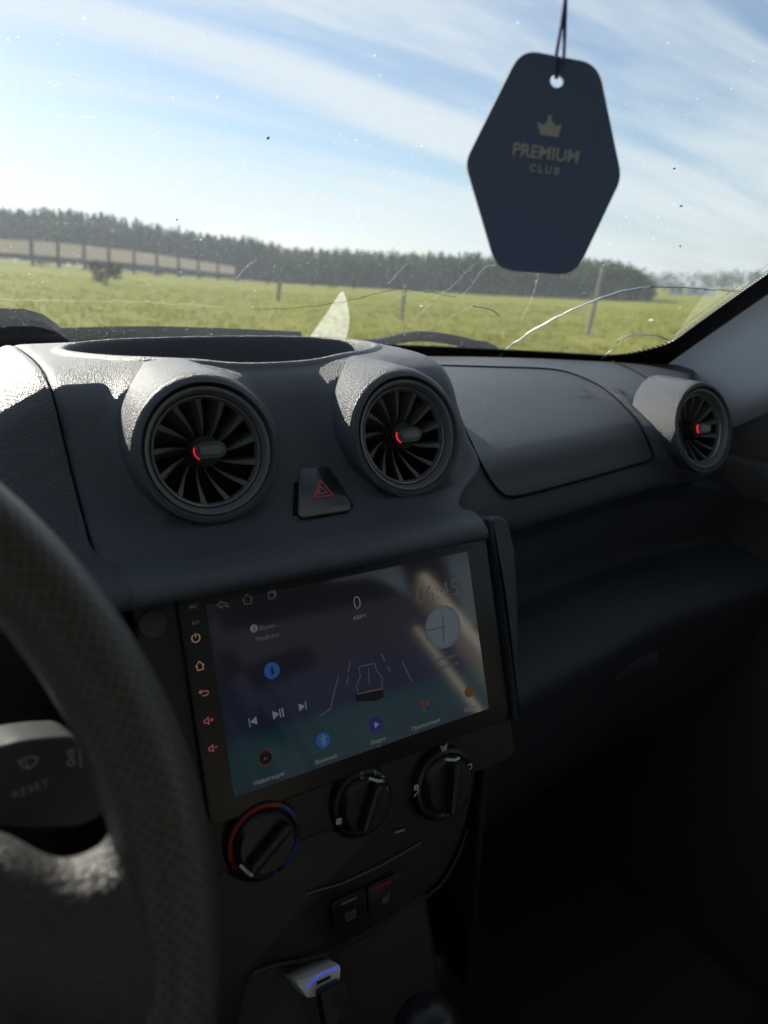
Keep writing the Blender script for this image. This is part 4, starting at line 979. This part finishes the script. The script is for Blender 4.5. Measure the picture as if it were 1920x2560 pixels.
# dock
shape('navigation_icon', 663, 1894, [circ(0, 0, 4.6, 24)], .001, 'ui_black'); icon('navigation_ring', 663, 1894, [circ(0, 0, 4.8, 28)+[circ(0, 0, 4.8, 28)[0]]], .001, .0006, 'ui_ring'); icon('navigation_arrow', 663, 1896, [[(-1, -.8), (0, 1), (1, -.8)]], .001, .0005, 'ui')
shape('bluetooth_disc', 807, 1850, [circ(0, 0, 5.4, 28)], .001, 'ui_blue'); f2 = local(807, 1850); strokes('bluetooth_rune', SF, [f2(btr, .0015)], .0005, 'ui', ts, .0009)
shape('video_icon', 940, 1811, [rpoly([(-5, -5), (5, -5), (5, 5), (-5, 5)], 1.5)], .001, 'ui_navy'); f2 = local(940, 1811); polys('video_play', SF, [f2([(-1.8, -2.4), (2.4, 0), (-1.8, 2.4)])], 'ui', ts, .0009)
for (a, b2, mname) in ((-2.4, 2, 'ui_ring'), (2.4, 1.4, 'ui_orange'), (-1.6, -2.4, 'ui_green'), (2, -2.6, 'ui_navy')): shape('apps_dot', 1062, 1764, [[(a+x, b2+y) for x, y in circ(0, 0, 2.2, 16)]], .001, mname)
shape('radio_icon', 1172, 1730, [circ(0, 0, 4.2, 20)], .001, 'ui_orange')
for s, px, py in (('Навигация', 672, 1946), ('Bluetooth', 815, 1897), ('Видео', 945, 1851), ('Приложения', 1064, 1811), ('Радио', 1176, 1772)): T('dock_label', s, px, py, .0030, 'ui')
icon('dock_arrow', 946, 1866, [[(-1.2, -.5), (0, .5), (1.2, -.5)]], .001, .0004, 'ui_dim')

# ================================================================== CLIMATE PANEL
cf0 = SF.p(0, -.028, -.004); CT = R(14)
CF = Frame(cf0, (1, 0, 0), (0, sin(CT), cos(CT)))
cl = thing('climate_panel', 'black climate control panel with three round dials under the touchscreen', 'control panel', (XC, .36, .72))
outl = [CF.uv(*p) for p in ((640, 2440), (700, 2420), (808, 2398), (900, 2357), (982, 2311), (1103, 2224), (1150, 2150), (1175, 2080), (1195, 1990))]
umax = XC+.088-CF.o.x+.03
shape_pts = [(-.02, .035), (-.022, -.10)]+[(-.005, -.135)]+[(u, v) for u, v in outl]+[(outl[-1][0]+.012, .035)]
prism('fascia', CF, rpoly(shape_pts, .01), -.03, -.006, 'black', cl, bevel=.004)
rim = [CF.p(u, v, -.004) for u, v in outl[:-1]]; tube('fascia_edge', crom(rim, 40), .0013, 'knob', cl, 8)
def dial(px, py, rad, label, hand, marks):
    u, v = CF.uv(px, py, .006); fr = Frame(CF.p(u, v, 0), CF.x, CF.y)
    k = lathe('dial_knob', fr, [(rad*1.26, -.008), (rad*1.26, -.001), (rad*1.2, .003), (rad*1.08, .004), (rad*1.0, .003), (rad*.97, .004), (rad*.92, .0075), (rad*.86, .009), (.0004, .009)], 'knob', cl, 48); k['label'] = label
    a = R(hand); c, s = cos(a), sin(a); fr2 = Frame(fr.o, fr.x*c+fr.y*s, fr.y*c-fr.x*s)
    prism('grip', fr2, rpoly([(-rad*.86, -rad*.17), (rad*.86, -rad*.17), (rad*.86, rad*.17), (-rad*.86, rad*.17)], rad*.16), .0085, .017, 'knob', k, bevel=.003)
    strokes('pointer', fr, [[(rad*.82*cos(a+q), rad*.82*sin(a+q)) for q in [(-.16+.32*i/8) for i in range(9)]]] if False else [[(rad*.50*c-rad*.25*s*q, rad*.50*s+rad*.25*c*q) for q in (-.2, .2)]], .0001, 'printw', k, .0093)
    V, Fc = tube_data([fr2.p(rad*.93, rad*q, .0075+.0035*(1-abs(q)/.3)) for q in (-.28, -.14, 0, .14, .28)], .0011, 6); pyd('pointer', V, Fc, 'printw', k)
    lathe('lower_lip', fr, [(rad*1.27, -.006), (rad*1.33, -.001), (rad*1.40, -.006)], 'ring', k, 24, R(215), R(325))
    return fr, k
f1, k1 = dial(666, 2108, .0215, 'left dial with red and blue temperature arcs', 215, 0)
for (a0, a1, mname) in ((60, 190, 'red'), (20, 48, 'blue'), (-62, -15, 'blue'), (-84, -76, 'blue'), (196, 203, 'red')):
    lathe('temperature_arc', f1, [(.0226, .0040), (.0238, .0046), (.0252, .0040)], mname, k1, 16, R(a0), R(a1))
f2_, k2 = dial(915, 2012, .0200, 'middle fan speed dial with figures', 62, 0)
for s, px, py in (('0', 903, 1938), ('1', 936, 1931), ('2', 956, 1947), ('3', 965, 1975)):
    uu, vv = f2_.uv(px, py, .004); text('figure', f2_, s, uu, vv, .0075, 'print', k2, .0050)
uu, vv = f2_.uv(846, 2052, .004)
polys('fan_icon', f2_, [[(uu+.0013*cos(a)+.0015*cos(q), vv+.0013*sin(a)+.0015*sin(q)) for q in [2*pi*i/8 for i in range(8)]] for a in (.6, .6+pi/2, .6+pi, .6+1.5*pi)], 'printw', k2, .0050)
f3, k3 = dial(1122, 1964, .0225, 'right air direction dial', 78, 0)
def sym(fr, parent, px, py, lines, s, wd=.0006, mname='printw'):
    uu, vv = fr.uv(px, py, .004); return strokes('symbol', fr, [[(uu+a*s, vv+b2*s) for a, b2 in l] for l in lines], wd, mname, parent, .0051)
sym(f3, k3, 1108, 1868, [[(-3, 2.4), (-1.6, -2.2), (1.8, -2.2), (3, 2.6)], [(-1.2, 1.5), (-.8, -1.2)], [(.1, 1.5), (.2, -1.2)], [(1.4, 1.5), (1.1, -1.2)]], .001)
person = [[(-1.8, 2.2), (1.4, 2.4)], [(1.2, 2.2), (.9, -.4)], [(.9, -.4), (-1.2, -.9), (-2, -2.4)]]
sym(f3, k3, 1174, 1918, person, .0012, .0008); sym(f3, k3, 1040, 1980, person+[[(-1.6, 3.6), (-1, 5), (1.2, 5), (1.8, 3.6), (-1.6, 3.6)]], .0011, .0008)
sym(f3, k3, 1104, 2029, [[(-1.4, 1.4), (.2, .4), (-.2, -2)], [(.2, .4), (1.4, 1.2)]], .0011, .0008)
# two push buttons and the slider line
def button(pts, label, led, lines):
    pl = [CF.uv(*p) for p in pts]; bt = prism('push_button', CF, rpoly(pl, .003), -.007, -.002, 'knob', cl, bevel=.0012); bt['label'] = label
    c = Vector((sum(p[0] for p in pl)/4, sum(p[1] for p in pl)/4)); w = .0009
    strokes('symbol', CF, [[(c.x+a*.001, c.y-.004+b2*.001) for a, b2 in l] for l in lines], .0006, 'print', bt, -.0016)
    strokes('indicator', CF, [[(c.x-.006, c.y+.0075), (c.x+.006, c.y+.0075)]], .0012, 'leddim' if led else 'print', bt, -.0016)
heat = [[(-2, 2), (-1.6, .8), (-2.2, -.2), (-1.8, -1.6)], [(0, 2), (.4, .8), (-.2, -.2), (.2, -1.6)], [(2, 2), (2.4, .8), (1.8, -.2), (2.2, -1.6)]]
button(((832, 2262), (918, 2224), (922, 2296), (838, 2338))[::-1], 'rear window heater button', False, heat+[[(-4, 2.8), (4, 2.8), (3.6, -2.4), (-3.6, -2.4), (-4, 2.8)]])
button(((922, 2222), (1002, 2184), (1006, 2252), (926, 2294))[::-1], 'seat heater button with red indicator', True, [[(a*.6-.6, b2*.7) for a, b2 in l] for l in heat]+[[(3.6, 3.4), (2, -2.2), (-3.2, -2.6)]])
tube('slot_edge', [CF.p(*CF.uv(*p), -.004) for p in ((770, 2242), (860, 2216), (960, 2170), (1060, 2112))], .0007, 'ring', cl, 6)
tube('slot_mark', [CF.p(*CF.uv(*p), -.004) for p in ((994, 2087), (1018, 2080))], .0010, 'print', cl, 6)
rbox('socket_panel', Frame(at(800, 2470, Y=.365), (1, 0, 0), (0, .35, .94)), -.07, .11, -.12, .035, -.05, -.012, .01, 'black', cl)

# ================================================================== USB CHARGER
uo = at(796, 2455, Y=.345)
ux = (at(852, 2425, Y=.345)-at(742, 2470, Y=.345)).normalized()
UF = Frame(uo, (1, 0, .02), (0, .55, .83))
uc = thing('usb_charger', 'white car charger plug with a blue glowing line in the socket', 'charger', uo)
pl = [UF.uv(*p) for p in ((738, 2457), (760, 2484), (768, 2497), (794, 2492), (838, 2466), (850, 2452), (853, 2420), (848, 2410))]
prism('charger_body', UF, rpoly(pl, .003), -.03, 0, 'white_plastic', uc, bevel=.0015)
strokes('glow_line', UF, [[UF.uv(*p) for p in ((768, 2468), (778, 2456), (800, 2438), (825, 2424), (846, 2419))]], .0011, 'usb_blue', uc, .0004)
prism('usb_port', UF, [UF.uv(*p) for p in ((791, 2454), (826, 2438), (824, 2446), (791, 2462))][::-1], .0003, .0007, 'black', uc, smooth=False)
cb = thing('charging_cable', 'black cable and plug hanging from the white charger', 'cable', at(820, 2490, Y=.33))
a = UF.p(*UF.uv(818, 2478), .001)
prism('plug', Frame(a, UF.x, UF.y), rpoly([(-.011, -.016), (.011, -.016), (.009, .006), (-.009, .006)], .003), .0005, .012, 'black', cb, bevel=.002)
tube('cord', crom([a+Vector((.0, -.006, -.010)), a+Vector((.004, -.02, -.035)), a+Vector((.01, -.03, -.08)), a+Vector((.0, -.06, -.16)), a+Vector((-.02, -.12, -.24))], 24), .0022, 'rubber', cb)

# ================================================================== GEAR LEVER AND TUNNEL
gk = at(1068, 2592, depth=.47)
gv = thing('gear_lever', 'dark round gear knob just showing at the bottom edge', 'gear lever', (gk.x, gk.y, .42))
kf = Frame(gk, (1, 0, 0), (0, 1, 0)); lathe('gear_knob', kf, [(.0004, .024), (.010, .0225), (.017, .018), (.0215, .009), (.0225, 0), (.019, -.014), (.013, -.03), (.011, -.045)], 'knob', gv, 32)
tube('gear_rod', [(gk.x, gk.y, gk.z-.04), (gk.x, gk.y+.01, .46)], .007, 'black', gv); lathe('gaiter', Frame((gk.x, gk.y+.01, .42), (1, 0, 0), (0, 1, 0)), [(.065, 0), (.06, .02), (.035, .07), (.02, .11), (.012, .16)], 'seat', gv, 24)
tn = thing('console_tunnel', 'black centre tunnel console in shadow below the charger', 'console', (XC, .1, .22))
rbox('tunnel_body', ID, XC-.10, XC+.10, -.5, .50, .22, .42, .03, 'black', tn); rbox('console_front', ID, XC-.12, XC+.12, .42, .62, .42, .60, .02, 'black', tn)

# ================================================================== STEERING WHEEL
WC = Vector((-.14, .20, 1.04)); WT = R(22)
WF = Frame(WC, (1, 0, 0), (0, sin(WT), cos(WT)))
sw = thing('steering_wheel', 'black perforated leather steering wheel cutting across the lower left', 'steering wheel', WC)
RM, rm = .1855, .0148; V = []; NA_, NB = 120, 20
for i in range(NA_):
    a = 2*pi*i/NA_
    for j in range(NB):
        q = 2*pi*j/NB; V.append(WF.p((RM+rm*cos(q))*cos(a), (RM+rm*cos(q))*sin(a), rm*1.12*sin(q)))
rimo = pyd('rim', V, grid_faces(NA_, NB, True, True), 'wheel', sw, angle=80)
uvl = rimo.data.uv_layers.new(name='rim'); li_ = 0
for i_ in range(NA_):
    for j_ in range(NB):
        for (a_, b_) in ((i_, j_), (i_+1, j_), (i_+1, j_+1), (i_, j_+1)):
            uvl.data[li_].uv = (a_/NA_*2*pi*RM, b_/NB*2*pi*rm); li_ += 1
def spoke(sec, material='spoke'):
    rows = []
    for (x, cy, h, th, w) in sec: rows.append([WF.p(x, cy+h*cos(2*pi*k/24)*(1 if abs(cos(2*pi*k/24)) < .99 else 1), w+th*sin(2*pi*k/24)) for k in range(24)])
    cols = [crom([rw_[j] for rw_ in rows], 30) for j in range(24)]
    V = [cols[j][i] for i in range(30) for j in range(24)]
    return pyd('spoke', V, grid_faces(30, 24, False, True), material, sw, angle=80)
SPK = [(.05, .000, .050, .016, -.014), (.09, -.002, .042, .018, -.012), (.120, -.003, .036, .020, -.010), (.141, -.009, .030, .021, -.008), (.155, -.0215, .0295, .021, -.007), (.167, -.025, .032, .020, -.006), (.174, -.026, .040, .018, -.004), (.181, -.028, .052, .014, -.002)]
spoke(SPK); spoke([(-a, c, h, t, w) for a, c, h, t, w in SPK])
rows = [[WF.p(cx_+hw*cos(2*pi*k/24), y_, -.012+.012*sin(2*pi*k/24)) for k in range(24)] for (y_, cx_, hw) in ((-.05, 0, .05), (-.10, 0, .035), (-.15, 0, .035), (-.18, 0, .05))]
pyd('spoke', [p for r_ in rows for p in r_], grid_faces(4, 24, False, True), 'spoke', sw)
prism('airbag_cover', WF, rpoly([(-.085, .05), (.085, .05), (.08, -.05), (.04, -.085), (-.04, -.085), (-.08, -.05)][::-1], .03), -.03, .012, 'dash', sw, bevel=.01, seg=3)
tube('stitch', [WF.p((RM-.002)*cos(q), (RM-.002)*sin(q), rm*1.13) for q in (R(40.0), R(40.3))], .0005, 'printw', sw)
tube('seam_ring', [WF.p(RM*cos(R(41.8))+rm*1.04*cos(q)*cos(R(41.8)), RM*sin(R(41.8))+rm*1.04*cos(q)*sin(R(41.8)), rm*1.15*sin(q)) for q in [R(-60+24*k) for k in range(11)]], .0008, 'chrome', sw, 6)
# column with wiper stalk
col = thing('steering_column', 'black steering column with a wiper stalk behind the wheel', 'steering column', (-.14, .3, .95))
CFm = Frame(WF.p(0, 0, -.03), WF.x, WF.y)
prism('shroud', CFm, rpoly([(-.055, -.06), (.055, -.06), (.065, .02), (.04, .05), (-.04, .05), (-.065, .02)], .02), -.30, -.012, 'black', col, bevel=.008)
st = Frame(at(100, 1905, Y=.292), (1, .10, 0), (0, .30, .95))
pd = [st.uv(*p) for p in ((-60, 1875), (0, 1864), (50, 1850), (110, 1842), (176, 1838), (196, 1846), (235, 1880), (262, 1960), (265, 2040), (200, 2075), (60, 2080), (-60, 2070))][::-1]
paddle = prism('wiper_stalk', st, rpoly([(-.10, -.004), (-.10, .008)]+[(u, v) for u, v in pd[::-1]], .003), -.036, 0, 'stalk', col, bevel=.003, seg=3)
text('stalk_word', st, 'RESET', *st.uv(76, 1972), .0046, 'print', paddle, .0005, spacing=1.2)
f = lambda pts: [st.uv(*p) for p in pts]
strokes('wiper_symbol', st, [f([(46, 1903), (70, 1891), (93, 1894), (88, 1908), (74, 1920), (58, 1918), (46, 1903)]), f([(62, 1900), (72, 1922)])], .0007, 'print', paddle, .0005)
strokes('light_symbol', st, [f([(168, 1876), (186, 1873)]), f([(166, 1884), (186, 1881)]), f([(170, 1893), (186, 1890)]), f([(177, 1898), (187, 1903), (184, 1912), (173, 1914), (167, 1906), (177, 1898)]), f([(198, 1872), (202, 1920)])], .0007, 'print', paddle, .0005)

# ================================================================== AIR FRESHENER
AD = .36
fo = at(1356, 405, depth=AD); fx = Vector((_r.x, _r.y, 0)).normalized(); 
AF = Frame(fo, fx, (0, 0, 1))
if AF.n.dot(_f) > 0: raise RuntimeError
C8 = lambda x, y: AF.uv(1100+x/3.073, y/3.073)
hexv = [C8(*p) for p in ((195, 1245), (625, 378), (1215, 492), (1395, 1365), (1040, 2112), (438, 2068))][::-1]
fresh = thing('air_freshener', 'dark blue hexagonal hanging air freshener card printed with a crown and PREMIUM CLUB', 'air freshener', fo)
hole = [C8(898+50*cos(2*pi*k/20), 620+54*sin(2*pi*k/20)) for k in range(20)]
prism('card', AF, rpoly(hexv, [.009, .009, .005, .0085, .0085, .005], 7), -.0028, 0, 'fresh', fresh, holes=(hole,), smooth=False)
ol_ = rpoly(hexv, [.009, .009, .005, .0085, .0085, .005], 7); tube('card_edge', [AF.p(u*.998, v*.998, -.0014) for u, v in ol_+ol_[:2]], [(.0004, .0014)]*(len(ol_)+2), 'cardedge', fresh, 6, up=tuple(AF.n))
rt = math.atan2(C8(1060, 1215)[1]-C8(560, 1150)[1], C8(1060, 1215)[0]-C8(560, 1150)[0])
text('printed_word', AF, 'PREMIUM', *C8(812, 1182), .0080, 'freshprint', fresh, .0004, rot=rt, bold=.00012)
text('printed_word', AF, 'CLUB', *C8(800, 1305), .0046, 'freshprint', fresh, .0004, rot=rt, spacing=1.5, bold=.0001)
polys('printed_crown', AF, [[C8(*p) for p in ((770, 1035), (745, 935), (790, 965), (828, 925), (840, 900), (856, 925), (890, 970), (935, 955), (905, 1055))][::-1], [C8(842+18*cos(q), 900+16*sin(q)) for q in [2*pi*k/12 for k in range(12)]]], 'freshprint', fresh, .0004)
hc = AF.p(*C8(898, 600), -.0014)
top = AF.p(*C8(972, -60), -.0014)
ml = at(1412, -150, depth=AD); ml = top+(top-AF.p(*C8(925, 435), -.0014)).normalized()*.05
for a in ((888, 430), (945, 440)):
    tube('cord', [hc, AF.p(*C8(*a), .0014), AF.p(*C8((a[0]+972)/2+4, 190), -.0008), top, ml], .0009, 'cord', fresh, 6)
